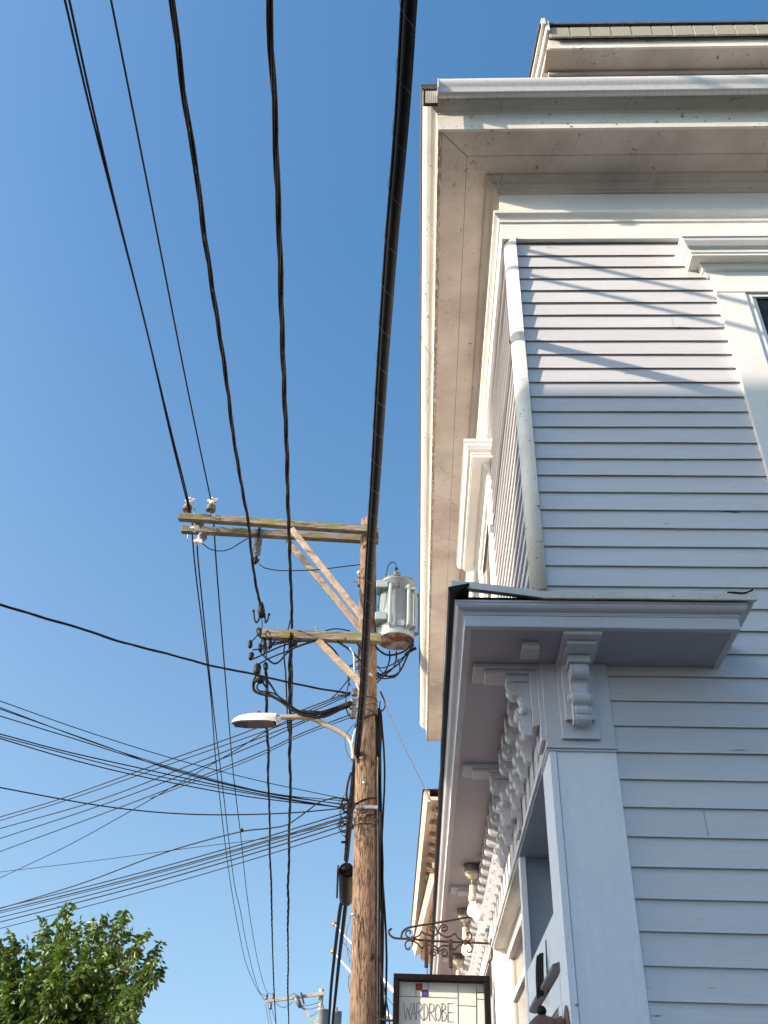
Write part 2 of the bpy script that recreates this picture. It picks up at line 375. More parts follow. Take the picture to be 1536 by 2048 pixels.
# architrave, moulding, frieze, bed mould
a = MB(); wrap(a, [(.0, 6.972), (.038, 6.968), (.040, 7.135), (.052, 7.140), (.055, 7.158), (.045, 7.165), (.060, 7.185), (.085, 7.20), (.088, 7.225), (.082, 7.232), (.03, 7.236)]); P('architrave', a, 'trim')
a = MB(); wrap(a, [(.0, 7.234), (.034, 7.232), (.034, 7.50), (.0, 7.502)]); P('frieze', a, 'trim')
a = MB(); wrap(a, [(.03, 7.485), (.050, 7.487), (.052, 7.505), (.062, 7.510), (.068, 7.53), (.080, 7.545), (.084, 7.562), (.098, 7.568), (.120, 7.580), (.132, 7.592), (.134, 7.602)]); P('bed_moulding', a, 'soffit')
# soffit in two boards with a seam
YM = 13.9
a = MB(); wrap(a, [(.13, 7.600), (.2715, 7.600), (.2715, 7.605)], yfar=YM); wrap(a, [(.2745, 7.605), (.2745, 7.601), (.475, 7.601)], yfar=YM); P('soffit', a, 'soffit')
a = MB(); a.bar((XF-.272, YW-.272, 7.5995), (XF-.474, YW-.474, 7.5995), .0035, .002); P('mitre_joint', a, 'chip')
a = MB(); wrap(a, [(.46, 7.603), (.462, 7.596), (.482, 7.596), (.484, 7.66), (.484, 7.785), (.46, 7.79)], yfar=YM, jit=.0012); P('fascia', a, 'trim_old')
a = MB(); rows = []
for k in range(70):
    y = 3.54+k*(YM-3.56)/69; j = random.uniform(-.003, .003); rows.append([(XF-.452+j, y, 7.598), (XF-.455+j, y, 7.590), (XF-.481+j*.4, y, 7.5925), (XF-.484, y, 7.60)])
a.grid(rows, False, False); P('weathered_fillet', a, 'rot')
a = MB(); wrap(a, [(.484, 7.775), (.490, 7.78), (.494, 7.792), (.506, 7.800), (.53, 7.812), (.556, 7.832), (.575, 7.86), (.585, 7.89), (.590, 7.905), (.590, 7.935), (.46, 7.94)], yfar=YM, jit=.001); P('crown_moulding', a, 'trim_old')
a = MB(); wrap(a, [(.55, 7.937), (.597, 7.925), (.600, 7.945), (.606, 7.965), (.600, 7.985), (.3, 8.02)], yfar=YM, jit=.003)
a.poly([(XF-.3, YW-.3, 8.02), (XF-.3, YM-.3, 8.02), (3.2, 9, 8.75), (6.5, 9, 8.75), (XE, YW-.3, 8.02)][:3]); a.poly([(XF-.3, YW-.3, 8.02), (3.2, 9, 8.75), (6.5, 9, 8.75), (XE, YW-.3, 8.02)]); a.poly([(XF-.3, YM-.3, 8.02), (3.2, 9, 8.75), (6.5, 9, 8.75), (XE, YM-.3, 8.02)])
P('roof', a, 'shingle')
a = MB(); a.box(.004, .088, 3.386, 3.392, 7.705, 7.862); P('drip_strip', a, 'strip')
a = MB(); a.box(-.012, .0885, 3.393, 3.40, 7.685, 7.90); P('drip_strip_backing', a, 'black')
# gutter (k profile)
a = MB(); gp = [(.592, 7.905), (.592, 7.80), (.60, 7.797), (.635, 7.797), (.640, 7.805), (.645, 7.83), (.655, 7.848), (.668, 7.862), (.676, 7.885), (.677, 7.905), (.672, 7.91), (.668, 7.905)]
rows = [[(x, YW-o, z) for o, z in gp] for x in [.09+k*.5 for k in range(19)]]
a.grid(rows, False, True); a.poly(rows[0]); a.box(.0885, .0955, YW-.679, YW-.59, 7.795, 7.9115); P('gutter', a, 'gutter')
# far eave end cap
a = MB(); a.poly([(XF-o, YM, z) for o, z in [(0, 7.6), (.475, 7.6), (.484, 7.78), (.59, 7.9), (.6, 7.98), (.0, 8.0)]]); P('eave_end', a, 'trim')

# upper storey above the main eave
UX, UY = 1.32, 4.13
a = MB(); a.box(UX, XE, UY, 12.5, 7.95, 9.48); P('upper_wall', a, 'trim')
a = MB(); a.box(1.02, XE, 3.90, 4.10, 9.452, 9.462); P('upper_soffit', a, 'soffit')
a = MB(); a.box(1.055, XE, 4.085, 4.135, 9.405, 9.447); a.box(1.06, XE, 4.105, 4.138, 9.38, 9.403); P('upper_bed_moulding', a, 'soffit', .004)
a = MB(); a.box(1.045, XE, 3.885, 3.905, 9.446, 9.59); P('upper_fascia', a, 'trim_old')
a = MB()
for k in range(46): a.box(1.056+.1725*k, 1.056+.1725*k+.158, 3.836, 3.842, 9.545, 9.70-.0)
P('upper_drip_strip', a, 'strip')
a = MB(); a.box(1.05, XE, 3.843, 3.85, 9.545, 9.70); P('upper_strip_backing', a, 'striplight')
a = MB(); a.box(1.05, XE, 3.848, 3.9, 9.592, 9.60)
s30 = math.tan(R(31))
a.prism([(3.83, 9.70), (3.83, 9.725), (8.3, 9.725+4.47*s30), (12.8, 9.725), (12.8, 9.70), (8.3, 9.70+4.47*s30)], lambda y, z: (.975, y, z+.05), lambda y, z: (XE, y, z+.0))
P('upper_roof', a, 'shingle')
a = MB(); 
def rake(mb, x0, x1, d0, d1, y0=3.80):
    mb.prism([(y0, 9.80+(y0-3.8)*s30-d1), (y0, 9.80+(y0-3.8)*s30-d0), (8.2, 9.80+4.4*s30-d0), (8.2, 9.80+4.4*s30-d1)], lambda y, z: (x0, y, z), lambda y, z: (x1, y, z))
rake(a, .992, 1.022, .0, .10); rake(a, 1.024, 1.052, .03, .20, 3.81); P('rake_board', a, 'trim_old')
a = MB(); rake(a, 1.054, 1.10, .06, .27, 3.9); rake(a, 1.10, 1.32, .22, .26, 3.91); P('rake_soffit', a, 'soffit')
a = MB(); a.poly([(UX, 4.13, 9.4), (UX, 12.5, 9.4), (UX, 8.3, 12.2)]); P('upper_gable', a, 'clap')

# windows
def side_window():
    x0, x1, zt, zb = 1.885, 3.05, 6.57, 4.72
    w = MB(); w.box(x0, x0+.185, 3.962, 4.005, zb, 6.40); w.box(x1-.185, x1, 3.962, 4.005, zb, 6.40); w.box(x0-.004, x1+.004, 3.958, 4.005, 6.402, zt)
    fr = P('side_window', w, 'trim', .003)
    f2 = MB(); f2.box(x0+.187, x0+.225, 3.972, 4.005, zb, 6.398); f2.box(x0+.227, x0+.25, 3.984, 4.005, zb, 6.37); f2.box(x0+.187, x1-.187, 3.974, 4.0, 6.372, 6.400); f2.box(x1-.25, x1-.187, 3.972, 4.005, zb, 6.398); f2.box(x0+.25, x1-.25, 3.98, 4.0, 5.5, 5.55)
    f2.build('sash', M['trim'], fr, .002)
    g_ = MB(); g_.box(x0+.25, x1-.25, 3.992, 4.008, zb, 6.372); g_.build('pane', M['glass'], fr)
    h = MB(); h.box(x0-.05, x1+.05, 3.93, 4.0, 6.57, 6.60)
    prof = [(.0, 6.57), (.035, 6.572), (.04, 6.60), (.06, 6.61), (.07, 6.638), (.075, 6.65)]
    def hoodsweep(mb, prof, xa, xb, yb=4.0):
        rows = [[(xa-o, yb, z) for o, z in prof], [(xa-o, YW-o, z) for o, z in prof], [(xb+o, YW-o, z) for o, z in prof], [(xb+o, yb, z) for o, z in prof]]
        mb.grid(rows, False, False)
    h = MB(); hoodsweep(h, prof, x0+.005, x1-.005); hoodsweep(h, [(.03, 6.652), (.135, 6.652), (.135, 6.672), (.142, 6.675), (.145, 6.70), (.165, 6.715), (.185, 6.745), (.19, 6.765), (.198, 6.77), (.198, 6.795), (.0, 6.83)], x0, x1)
    h.build('window_hood', M['trim'], fr)
    return fr
side_window()
def facade_window(y0):
    y1 = y0+1.36; zt = 6.50; zb = 4.72
    w = MB(); w.box(.535, .58, y0, y0+.15, zb, 6.36); w.box(.535, .58, y1-.15, y1, zb, 6.36); w.box(.531, .58, y0-.004, y1+.004, 6.362, zt); w.box(.50, .58, y0-.05, y1+.05, zb-.05, zb)
    fr = P('facade_window', w, 'trim', .003)
    f2 = MB(); f2.box(.55, .58, y0+.152, y0+.20, zb, 6.36); f2.box(.55, .58, y1-.20, y1-.152, zb, 6.36); f2.box(.552, .58, y0+.2, y1-.2, 6.30, 6.36); f2.box(.552, .58, y0+.2, y1-.2, 5.5, 5.55); f2.build('sash', M['trim'], fr, .002)
    g_ = MB(); g_.box(.566, .585, y0+.2, y1-.2, zb, 6.30); g_.build('pane', M['glass'], fr)
    h = MB()
    def hs(prof):
        rows = [[(.58, y0-o, z) for o, z in prof], [(XF-o, y0-o, z) for o, z in prof], [(XF-o, y1+o, z) for o, z in prof], [(.58, y1+o, z) for o, z in prof]]
        h.grid(rows, False, False)
    hs([(.0, 6.50), (.03, 6.50), (.035, 6.515), (.05, 6.52), (.07, 6.54), (.085, 6.55)])
    hs([(.04, 6.552), (.165, 6.552), (.165, 6.572), (.175, 6.576), (.18, 6.598), (.20, 6.605), (.222, 6.63), (.228, 6.655), (.238, 6.66), (.238, 6.685), (.0, 6.72)])
    h.build('window_hood', M['trim'], fr)
facade_window(5.94); facade_window(9.94)

# ------------------------------------------------------------------ shop cornice
XR = 1.027
def shopwrap(mb, prof, yfar=YE, ends=True, jit=0):
    rows = []; ny = 20
    for k in range(ny+1):
        q = k/ny; rows.append([(XF-o, yfar+(YW-o-yfar)*q, z+(random.uniform(-jit, jit) if 0 < k < ny else 0)) for o, z in prof])
    for k in range(1, 6): rows.append([(XF-o+(XR+o-XF+o)*k/5, YW-o, z+(random.uniform(-jit, jit) if k < 5 else 0)) for o, z in prof])
    rows.append([(XR+o, YW, z) for o, z in prof])
    mb.grid(rows, False, False); mb.poly(rows[0]); return mb
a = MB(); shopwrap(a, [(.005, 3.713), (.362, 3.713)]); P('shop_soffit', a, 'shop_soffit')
a = MB(); shopwrap(a, [(.35, 3.714), (.352, 3.708), (.380, 3.708), (.382, 3.712), (.382, 3.764), (.36, 3.768)], jit=.0008); P('shop_fascia', a, 'shop', 0)
a = MB(); shopwrap(a, [(.37, 3.766), (.384, 3.766), (.384, 3.771), (.387, 3.773), (.387, 3.778), (.391, 3.781), (.402, 3.784), (.412, 3.790), (.418, 3.799), (.420, 3.810), (.424, 3.811), (.425, 3.820), (.30, 3.824)]); P('shop_crown_moulding', a, 'shop')
# roof slab of the pent cornice
a = MB()
a.poly([(XF-.43, YW-.43, 3.83), (XR+.43, YW-.43, 3.83), (XR+.1, YW, 4.06), (XF, YW, 4.06)]); a.poly([(XF-.43, YW-.43, 3.83), (XF, YW, 4.06), (XF, YE, 4.06), (XF-.43, YE, 3.83)]); a.poly([(XR+.43, YW-.43, 3.83), (XR+.43, YW, 3.83), (XR+.1, YW, 4.06)])
P('shop_roof', a, 'shingle')
a = MB()
rows = []
for x, dz, dy in ((.135, .052, .0), (.22, .046, 0), (.35, .03, 0), (.47, .012, 0), (.551, .0, 0), (.75, .001, 0), (1.0, .0015, 0), (1.25, .0, 0), (1.40, .001, 0), (1.488, .0, 0)):
    yb = YW-.45; z = 3.823+dz+random.uniform(-.001, .001)
    rows.append([(x, yb+.055, z+.012), (x, yb, z-.004), (x, yb-.003, z+.028), (x, yb+.055, z+.040)])
a.grid(rows, True, False, True); a.box(XR+.43, XR+.456, YW-.40, YW, 3.824, 3.845)
P('drip_board', a, 'trim_old')
ch = MB(); ch.tube(smoothpath([(1.36, 3.548, 3.856), (1.39, 3.544, 3.853), (1.43, 3.544, 3.851), (1.465, 3.545, 3.863), (1.475, 3.547, 3.874)]), .004, 5); P('torn_flashing', ch, 'black')
a = MB(); rows = []
for k in range(30):
    y = 3.52+k*(YE-3.52)/29; j = random.uniform(-.004, .004); rows.append([(XF-.42, y, 3.826), (XF-.448+j, y, 3.826+j*.5), (XF-.455+j, y, 3.852), (XF-.36, y, 3.875)])
a.grid(rows, True, False, True); P('felt_edge', a, 'black')
# entablature board and lintel
a = MB(); a.box(XF, XF+.04, 4.24, YE, 3.30, 3.712); a.box(XF-.012, XF+.0, 4.24, YE, 3.30, 3.335); P('shop_frieze', a, 'shop', .002)
a = MB(); a.box(XF-.036, XF-.001, 4.26, YE, 3.50, 3.712); P('console_rail', a, 'shop', .002)
a = MB(); a.box(XF+.0, XF+.24, 5.6, YE, 3.286, 3.299); P('lintel_soffit', a, 'crack')
a = MB(); a.box(XF+.0, XF+.24, 4.24, 5.598, 3.286, 3.299); P('recess_ceiling', a, 'bluegrey')  # dark blue-grey puts the enclosed bay's shade into the ceiling colour

# pilaster at the corner
a = MB(); a.box(.608, .872, 3.972, 4.24, 0, 3.284); a.box(.60, .612, 3.985, 4.2, 0, 3.28); a.box(.575, .6055, 3.968, 4.24, 0, 3.28); P('pilaster', a, 'pil', .0015)
a = MB(); a.box(.560, .878, 3.955, 4.25, 3.286, 3.302); a.box(.566, .874, 3.962, 4.247, 3.275, 3.285); P('pilaster_neck', a, 'slate' if 0 else 'shop', .003)
a = MB(); a.box(.566, .874, 3.962, 4.245, 3.304, 3.712); P('pilaster_capital', a, 'shop', .002)
a = MB(); a.box(.461, .54, 3.755, 3.86, 3.675, 3.712); P('soffit_block', a, 'shop', .002)

# scroll brackets
def arc(cx, cz, r, a0, a1, n=10): return [(cx+r*math.cos(R(a0+(a1-a0)*k/n)), cz+r*math.sin(R(a0+(a1-a0)*k/n))) for k in range(n+1)]
def scroll_prof(back=.0):
    p = [(back, 3.636)]
    p += [(.15, 3.636)]
    p += arc(.134, 3.604, .036, 50, -110, 12)            # upper volute
    p += [(.112, 3.555), (.108, 3.535), (.112, 3.518), (.120, 3.510)]
    p += arc(.105, 3.482, .034, 55, -70, 8)              # belly
    p += [(.109, 3.444), (.119, 3.440), (.118, 3.425), (.112, 3.412), (.104, 3.405), (.108, 3.398), (.104, 3.384), (.095, 3.375), (.085, 3.370), (back, 3.370)]
    return p
bracket_meshes = {}
def facade_bracket(yc, side=None):
    # local frame: o outward, w along wall
    if side is None: f = lambda o, w, z: (XF-o, yc+w, z)
    else: f = lambda o, w, z: (side+w, YW-.03-o, z)
    def pr(mb, poly, w0, w1): mb.prism(poly, lambda o, z: f(o, w0, z), lambda o, z: f(o, w1, z))
    a = MB(); pr(a, [(.005, 3.33), (.030, 3.325), (.030, 3.690), (.322, 3.690), (.325, 3.695), (.325, 3.712), (.005, 3.712)], -.085, .085)
    par = P('scroll_bracket', a, 'shop', .002)
    a = MB(); pr(a, [(.031, 3.408), (.062, 3.402), (.062, 3.672), (.270, 3.672), (.272, 3.688), (.031, 3.688)], -.066, .066); a.build('inner_plate', M['shop'], par, .002)
    a = MB(); pr(a, [(.063, 3.638), (.168, 3.638), (.172, 3.670), (.063, 3.670)], -.050, .050); a.build('cap_block', M['shop'], par, .002)
    a = MB(); pr(a, scroll_prof(.063), -.028, .028)
    pr(a, [(o-.006 if o > .08 else o, z) for o, z in scroll_prof(.063)], -.040, -.028); pr(a, [(o-.006 if o > .08 else o, z) for o, z in scroll_prof(.063)], .028, .040)
    a.build('scroll', M['shop'], par, .0018)
    for sg in (-1, 1):
        a = MB(); c0 = f(.098, sg*.038, 3.490); ax = Vector(f(.098, sg*1.0, 3.49))-Vector(f(.098, 0, 3.49))
        a.lathe(c0, ax, [(.024, 0), (.024, .004), (.019, .005), (.018, .012), (.012, .018), (.0, .021)], 16, False)
        a.build('boss', M['shop'], par)
        a = MB(); c0 = f(.134, sg*.040, 3.606); a.lathe(c0, ax, [(.010, 0), (.010, .003), (.0, .0035)], 14, False); a.build('volute_eye', M['shop'], par)
    return par
facade_bracket(4.055); facade_bracket(5.28); facade_bracket(7.79); facade_bracket(10.3); facade_bracket(12.8)
facade_bracket(0, side=.7205)
a = MB()
f = lambda o, w, z: (XF-o, w, z)
cp = [(.035 if i in (0, len(scroll_prof())-1) else max(.035, o-.035), z) for i, (o, z) in enumerate(scroll_prof(.04))]
a.prism(cp, lambda o, z: (XF-o, -.030, z), lambda o, z: (XF-o, .030, z))
a.box(XF-.135, XF-.035, -.036, .036, 3.634, 3.70)
for sg in (-1, 1):
    a.lathe((XF-.068, sg*.029, 3.486), (0, sg, 0), [(.024, 0), (.024, .004), (.017, .006), (.016, .012), (.0, .019)], 14, False)
    a.lathe((XF-.099, sg*.029, 3.604), (0, sg, 0), [(.012, 0), (.012, .005), (.0, .006)], 12, False)
con = P('console', a, 'shop', .0018)
ys = [4.35+.215*k for k in range(4)]+[5.60+.215*k for k in range(10)]+[7.98+.213*k for k in range(10)]+[10.5+.213*k for k in range(10)]
hl = house.location
con.location = (0, ys[0], 0)
# mesh was built relative to the house location; shift copies along the wall
for y in ys[1:]:
    c_ = con.copy(); C.objects.link(c_); c_.parent = house; c_.location = (0, y, 0)

# shopfront: low wall with small window, fin wall, display window
a = MB(); a.box(.584, .66, 4.242, 5.52, 0, 2.675); P('shopfront_panel', a, 'pil', .003)
a = MB(); a.box(.578, .612, 5.521, 5.60, 0, 3.285); P('fin_wall', a, 'pil', .002)
a = MB(); a.box(.614, 1.15, 5.545, 5.60, 0, 3.285); P('fin_panel', a, 'bluegrey', .002)
a = MB(); a.box(.66, 1.14, 4.25, 5.54, 2.60, 2.67); P('recess_sill', a, 'pil')
a = MB(); a.box(.80, .83, 4.25, 5.54, 2.68, 3.285); P('recess_panel', a, 'bluegrey')
w = MB(); w.box(.570, .583, 4.18, 4.27, 1.4, 2.40); w.box(.570, .583, 5.02, 5.10, 1.4, 2.40); w.box(.568, .583, 4.19, 5.10, 2.30, 2.40); sw = P('small_window', w, 'pil', .002)
w = MB(); w.box(.5745, .5835, 4.27, 5.02, 1.4, 2.30); w.build('pane', M['glass'], sw)
w = MB(); w.box(.572, .583, 4.27, 5.02, 2.255, 2.30); w.box(.572, .583, 4.27, 4.31, 1.4, 2.255); w.build('sash', M['slate'], sw, .002)
w = MB(); w.prism([(.582, 2.412), (.552, 2.418), (.544, 2.424), (.544, 2.440), (.582, 2.455)], lambda x, z: (x, 4.165, z), lambda x, z: (x, 5.16, z)); w.build('window_hood', M['slate'], sw, .002)
# display window further along
a = MB(); a.box(.58, .66, 7.86, 8.16, 0, 3.285); a.box(.66, 1.15, 7.86, 7.92, 0, 3.285); P('shop_pier', a, 'trim', .003)
w = MB()
for y in (5.62, 6.7, 7.76): w.box(.70, .76, y, y+.09, .5, 3.2)
w.box(.68, .77, 5.60, 7.86, 3.20, 3.285); w.box(.70, .76, 5.61, 7.86, 2.9, 2.95); w.box(.66, .78, 5.6, 7.86, .3, .5)
dw = P('display_window', w, 'trim', .003)
w = MB(); w.box(.722, .732, 5.62, 7.85, .5, 3.2); w.build('pane', M['glass'], dw)
w = MB()
for y in (8.2, 9.6, 11.0, 12.4): w.box(.66, .74, y, y+.1, .5, 3.285)
w.box(.60, .76, 8.16, YE, 0, .5)
dw = P('display_window', w, 'trim', .003); w = MB(); w.box(.70, .71, 8.16, YE, .5, 3.285); w.build('pane', M['glass'], dw)

# ------------------------------------------------------------------ soffit flood lamps
def flood(x, y, tilt, label):
    r_ = empty('flood_lamp', (x, y, 3.713), label, 'lamp', 'bare bulbs under the shop cornice')
    a = MB(); a.lathe((x, y, 3.712), (0, 0, -1), [(.062, 0), (.062, .045), (.064, .047), (.064, .052)], 18); a.build('junction_box', M['box'], r_)
    a = MB(); a.lathe((x, y, 3.659), (0, 0, -1), [(.060, 0), (.050, .018), (.020, .050), (.014, .052)], 18); a.build('cover', M['ceramic'], r_)
    d = Vector(tilt).normalized(); p0 = Vector((x, y, 3.605))
    a = MB(); a.tube([p0+Vector((0, 0, .01)), p0-Vector((0, 0, .012)), p0-Vector((0, 0, .02))+d*.02], .009, 8); a.ball(p0-Vector((0, 0, .012)), .013, 8); a.build('swivel', M['box'], r_)
    p1 = p0-Vector((0, 0, .02))+d*.015
    a = MB(); a.lathe(p1, d, [(.020, 0), (.023, .005), (.026, .07), (.030, .072), (.031, .11), (.027, .112)], 18); a.build('lampholder', M['ceramic'], r_)
    a = MB(); a.lathe(p1, d, [(.020, .112), (.024, .13), (.036, .155), (.042, .175), (.040, .195), (.028, .212), (.0, .22)], 18, False); a.build('bulb', M['bulb'], r_)
flood(.39, 7.16, (.0, .25, -1), 'nearest lit bulb lamp under the shop cornice, above the iron sign bracket')
flood(.385, 8.42, (.05, .1, -1), 'middle lit bulb lamp under the shop cornice, behind the iron sign bracket')
flood(.39, 10.14, (.0, .2, -1), 'farthest lit bulb lamp under the shop cornice, just above the sign frame')

# ------------------------------------------------------------------ iron bracket and hanging sign
YS = 7.9
def c4(a_, b_): return (760+a_/3.84, 1560+b_/3.84)
def sg(a_, b_, dy=0): return at(*c4(a_, b_), y=YS+dy)
ib = empty('sign_bracket', (.57, YS, 3.3), 'rusty wrought iron scroll bracket holding the hanging sign off the shop wall', 'bracket')
a = MB(); a.tube(smoothpath([sg(*p) for p in ((822, 1020), (700, 1048), (500, 1085), (380, 1105), (260, 1125), (205, 1140), (172, 1170), (162, 1212))]), .0085, 8); a.build('top_bar', M['iron'], ib)
a = MB(); a.tube(smoothpath([sg(*p) for p in ((850, 1256), (640, 1246), (400, 1236), (250, 1222), (130, 1216), (92, 1204), (70, 1180), (70, 1155), (90, 1140))]), .0085, 8); a.build('main_bar', M['iron'], ib)
a = MB(); a.tube(smoothpath([sg(*p) for p in ((838, 1030), (850, 1150), (856, 1260), (860, 1345), (850, 1385), (830, 1402))]), .009, 8); a.build('wall_bar', M['iron'], ib)
a = MB()
def spiral(cx, cy, r0, a0, turns, lead):
    pts = list(lead)
    n = 14
    for k in range(n+1):
        t_ = k/n; rr = r0*(1-.72*t_); an = R(a0+turns*t_); pts.append((cx+rr*math.cos(an), cy+rr*math.sin(an)))
    a.tube([sg(*p) for p in pts], .0065, 7)
spiral(492, 1140, 32, -150, 470, [(448, 1160)]); spiral(404, 1145, 28, -20, -400, [(440, 1165)])
spiral(490, 1330, 34, -150, 470, [(525, 1272), (480, 1272), (452, 1290), (447, 1310)]); spiral(410, 1330, 32, -30, -470, [(375, 1265), (420, 1275), (445, 1295)])
a.tube(smoothpath([sg(*p) for p in ((448, 1165), (470, 1190), (510, 1205), (545, 1200), (572, 1178), (600, 1212), (640, 1235))]), .0065, 7)
a.tube(smoothpath([sg(*p) for p in ((448, 1165), (425, 1190), (395, 1195), (340, 1180), (322, 1165), (300, 1195), (262, 1212))]), .0065, 7)
a.tube(smoothpath([sg(*p) for p in ((250, 1222), (205, 1200), (198, 1170), (215, 1155), (232, 1162), (230, 1182))]), .0065, 7)
a.tube(smoothpath([sg(*p) for p in ((250, 1225), (205, 1240), (193, 1270), (205, 1298), (225, 1298), (230, 1280))]), .0065, 7)
a.tube(smoothpath([sg(*p) for p in ((655, 1240), (690, 1232), (705, 1200), (692, 1172), (672, 1175), (668, 1195))]), .0065, 7)
a.tube(smoothpath([sg(*p) for p in ((655, 1250), (690, 1262), (708, 1290), (695, 1322), (670, 1318), (668, 1298))]), .0065, 7)
a.tube(smoothpath([sg(*p) for p in ((255, 1235), (285, 1255), (320, 1292), (345, 1265))]), .0065, 7)
a.tube(smoothpath([sg(*p) for p in ((560, 1290), (570, 1305), (600, 1275), (640, 1252))]), .0065, 7)
a.build('scrollwork', M['iron'], ib)
a = MB()
for p in ((248, 1223), (655, 1247)):
    q = sg(*p); a.box(q.x-.013, q.x+.013, q.y-.013, q.y+.013, q.z-.019, q.z+.019)
for p in ((448, 1163), (447, 1325)):
    q = sg(*p); a.box(q.x-.007, q.x+.007, q.y-.01, q.y+.01, q.z-.011, q.z+.011)
a.build('collar', M['iron'], ib, .003)
tl = sg(105, 1465); tr = sg(842, 1490)
sx0, sx1, sz1, sz0 = tl.x, tr.x, 3.098, 2.24
sign = empty('hanging_sign', ((sx0+sx1)/2, YS, sz0), 'framed white shop sign reading WARDROBE hanging from the iron bracket', 'sign')
a = MB(); FD = .11; fw_ = .046
a.box(sx0, sx1, YS-.02, YS-.02+FD, sz1-fw_, sz1); a.box(sx0, sx1, YS-.02, YS-.02+FD, sz0, sz0+fw_)
a.box(sx0, sx0+fw_, YS-.0195, YS-.0205+FD, sz0+fw_, sz1-fw_); a.box(sx1-fw_, sx1, YS-.0195, YS-.0205+FD, sz0+fw_, sz1-fw_); a.build('frame', M['signframe'], sign, .006)
YP = YS+.05
a = MB(); a.box(sx0+fw_, sx1-fw_, YP, YP+.012, sz0+fw_, sz1-fw_); a.build('panel', M['signpanel'], sign)
def sp(a_, b_): return at(*c4(a_, b_), y=YP-.002)
def strokes(mb, pts, w_):
    P3 = [sp(*p) for p in pts]
    for p, q in zip(P3[:-1], P3[1:]):
        d = (q-p); 
        if d.length < 1e-5: continue
        d.normalize(); n = Vector((-d.z, 0, d.x))*w_/2; p = p-d*w_*.3; q = q+d*w_*.3
        mb.prism([(0, 0)]*0 or [(p.x-n.x, p.z-n.z), (q.x-n.x, q.z-n.z), (q.x+n.x, q.z+n.z), (p.x+n.x, p.z+n.z)], lambda x, z: (x, YP-.0025, z), lambda x, z: (x, YP-.0005, z))
a = MB()
for ln in (((150, 1660), (590, 1675)), ((276, 1560), (276, 1664)), ((369, 1560), (369, 1668)), ((323, 1560), (323, 1666)), ((276, 1612), (369, 1613)), ((598, 1570), (600, 1990)), ((598, 1730), (740, 1738)), ((739, 1575), (741, 1990)), ((741, 1630), (800, 1632)), ((741, 1682), (800, 1685))):
    strokes(a, ln, .0035)
a.build('grid_lines', M['ink'], sign)
def patch(p, q, mat, nm):
    u0 = sp(*p); u1 = sp(*q); mb = MB(); mb.box(u0.x, u1.x, YP-.0022, YP-.0006, u1.z, u0.z); mb.build(nm, M[mat], sign)
patch((278, 1562), (322, 1611), 'red', 'red_square'); patch((324, 1614), (368, 1664), 'purple', 'purple_square')
let = MB(); O = lambda x: x
y0_, y1_ = 1712, 1845
for L in ([(182, 1708), (195, 1844), (211, 1752), (232, 1842), (222, 1780), (244, 1712)] , [(237, 1843), (261, 1712), (274, 1842)], [(243, 1795), (269, 1793)],
          [(282, 1715), (280, 1842)], [(282, 1715), (300, 1712), (318, 1722), (323, 1745), (314, 1768), (296, 1780), (283, 1782)], [(292, 1782), (330, 1846)],
          [(336, 1718), (336, 1846)], [(336, 1718), (356, 1726), (366, 1750), (367, 1790), (358, 1825), (336, 1846)],
          [(379, 1720), (378, 1850)], [(379, 1720), (398, 1718), (412, 1730), (416, 1752), (408, 1774), (392, 1784), (380, 1786)], [(388, 1786), (425, 1850)],
          [(442, 1722), (456, 1735), (464, 1765), (465, 1800), (458, 1835), (446, 1850), (432, 1840), (425, 1805), (425, 1765), (432, 1733), (442, 1722)],
          [(474, 1718), (475, 1852)], [(474, 1718), (492, 1718), (502, 1735), (498, 1760), (475, 1778)], [(475, 1778), (498, 1784), (510, 1805), (506, 1835), (490, 1850), (475, 1852)],
          [(562, 1716), (520, 1716), (521, 1856), (566, 1858)], [(520, 1786), (556, 1784)]):
    strokes(let, L, .0032)
let.build('lettering', M['ink'], sign)
for px_ in (356, 541):
    a = MB(); t_ = sg(px_, 1240); bt = sg(px_, 1452)
    a.box(t_.x-.015, t_.x+.015, YS-.012, YS+.012, bt.z+.01, t_.z+.018)
    a.lathe((t_.x, YS-.016, bt.z+.02), (0, 1, 0), [(.009, 0), (.009, .032)], 10)
    a.tube([(t_.x+.005, YS, bt.z+.015), (t_.x+.008, YS, sz1-.01)], .004, 6)
    a.build('hanger_strap', M['iron'], sign, .002)

# ------------------------------------------------------------------ lantern, cable coil
LNZ = .047
ln = empty('wall_lantern', (.57, 4.05, 2.0), 'brown wall lantern with black finial on the shop pilaster at the bottom edge', 'lantern')
a = MB(); a.lathe((.574, 4.05, 2.13+.012), (-1, 0, 0), [(.062, 0), (.062, .006), (.052, .012), (.030, .018), (.022, .03)], 20)
bp = [o_ for o_ in a.v]; a.v = [(x, y, 2.142+(z-2.142)*2.1) for x, y, z in bp]; a.build('back_plate', M['lantern'], ln)
a = MB(); a.tube(smoothpath([(.556, 4.05, LNZ+2.16), (.53, 4.05, LNZ+2.155), (.50, 4.05, LNZ+2.165), (.47, 4.05, LNZ+2.175)]), [.030-.0006*k for k in range(25)], 12); a.build('arm', M['lantern'], ln)
a = MB(); a.lathe((.475, 4.05, 2.10+LNZ), (0, 0, 1), [(.075, -.10), (.080, 0), (.085, .005), (.082, .012), (.072, .020), (.066, .035), (.050, .062), (.030, .080), (.018, .088)], 20); a.build('cap', M['lantern'], ln)
a = MB(); a.ball((.475, 4.05, 2.203+LNZ), .019); a.build('finial', M['black'], ln)
a = MB()
for q in range(3):
    dx = q*.008; pts = []
    for k in range(25):
        an = 2*math.pi*k/24; pts.append((.563-dx-.012*abs(math.sin(an*.5)), 4.62+q*.02+.028*math.sin(an), 2.49+.085*math.cos(an)+.012*math.sin(q*3)))
    a.tube(pts, .006, 7)
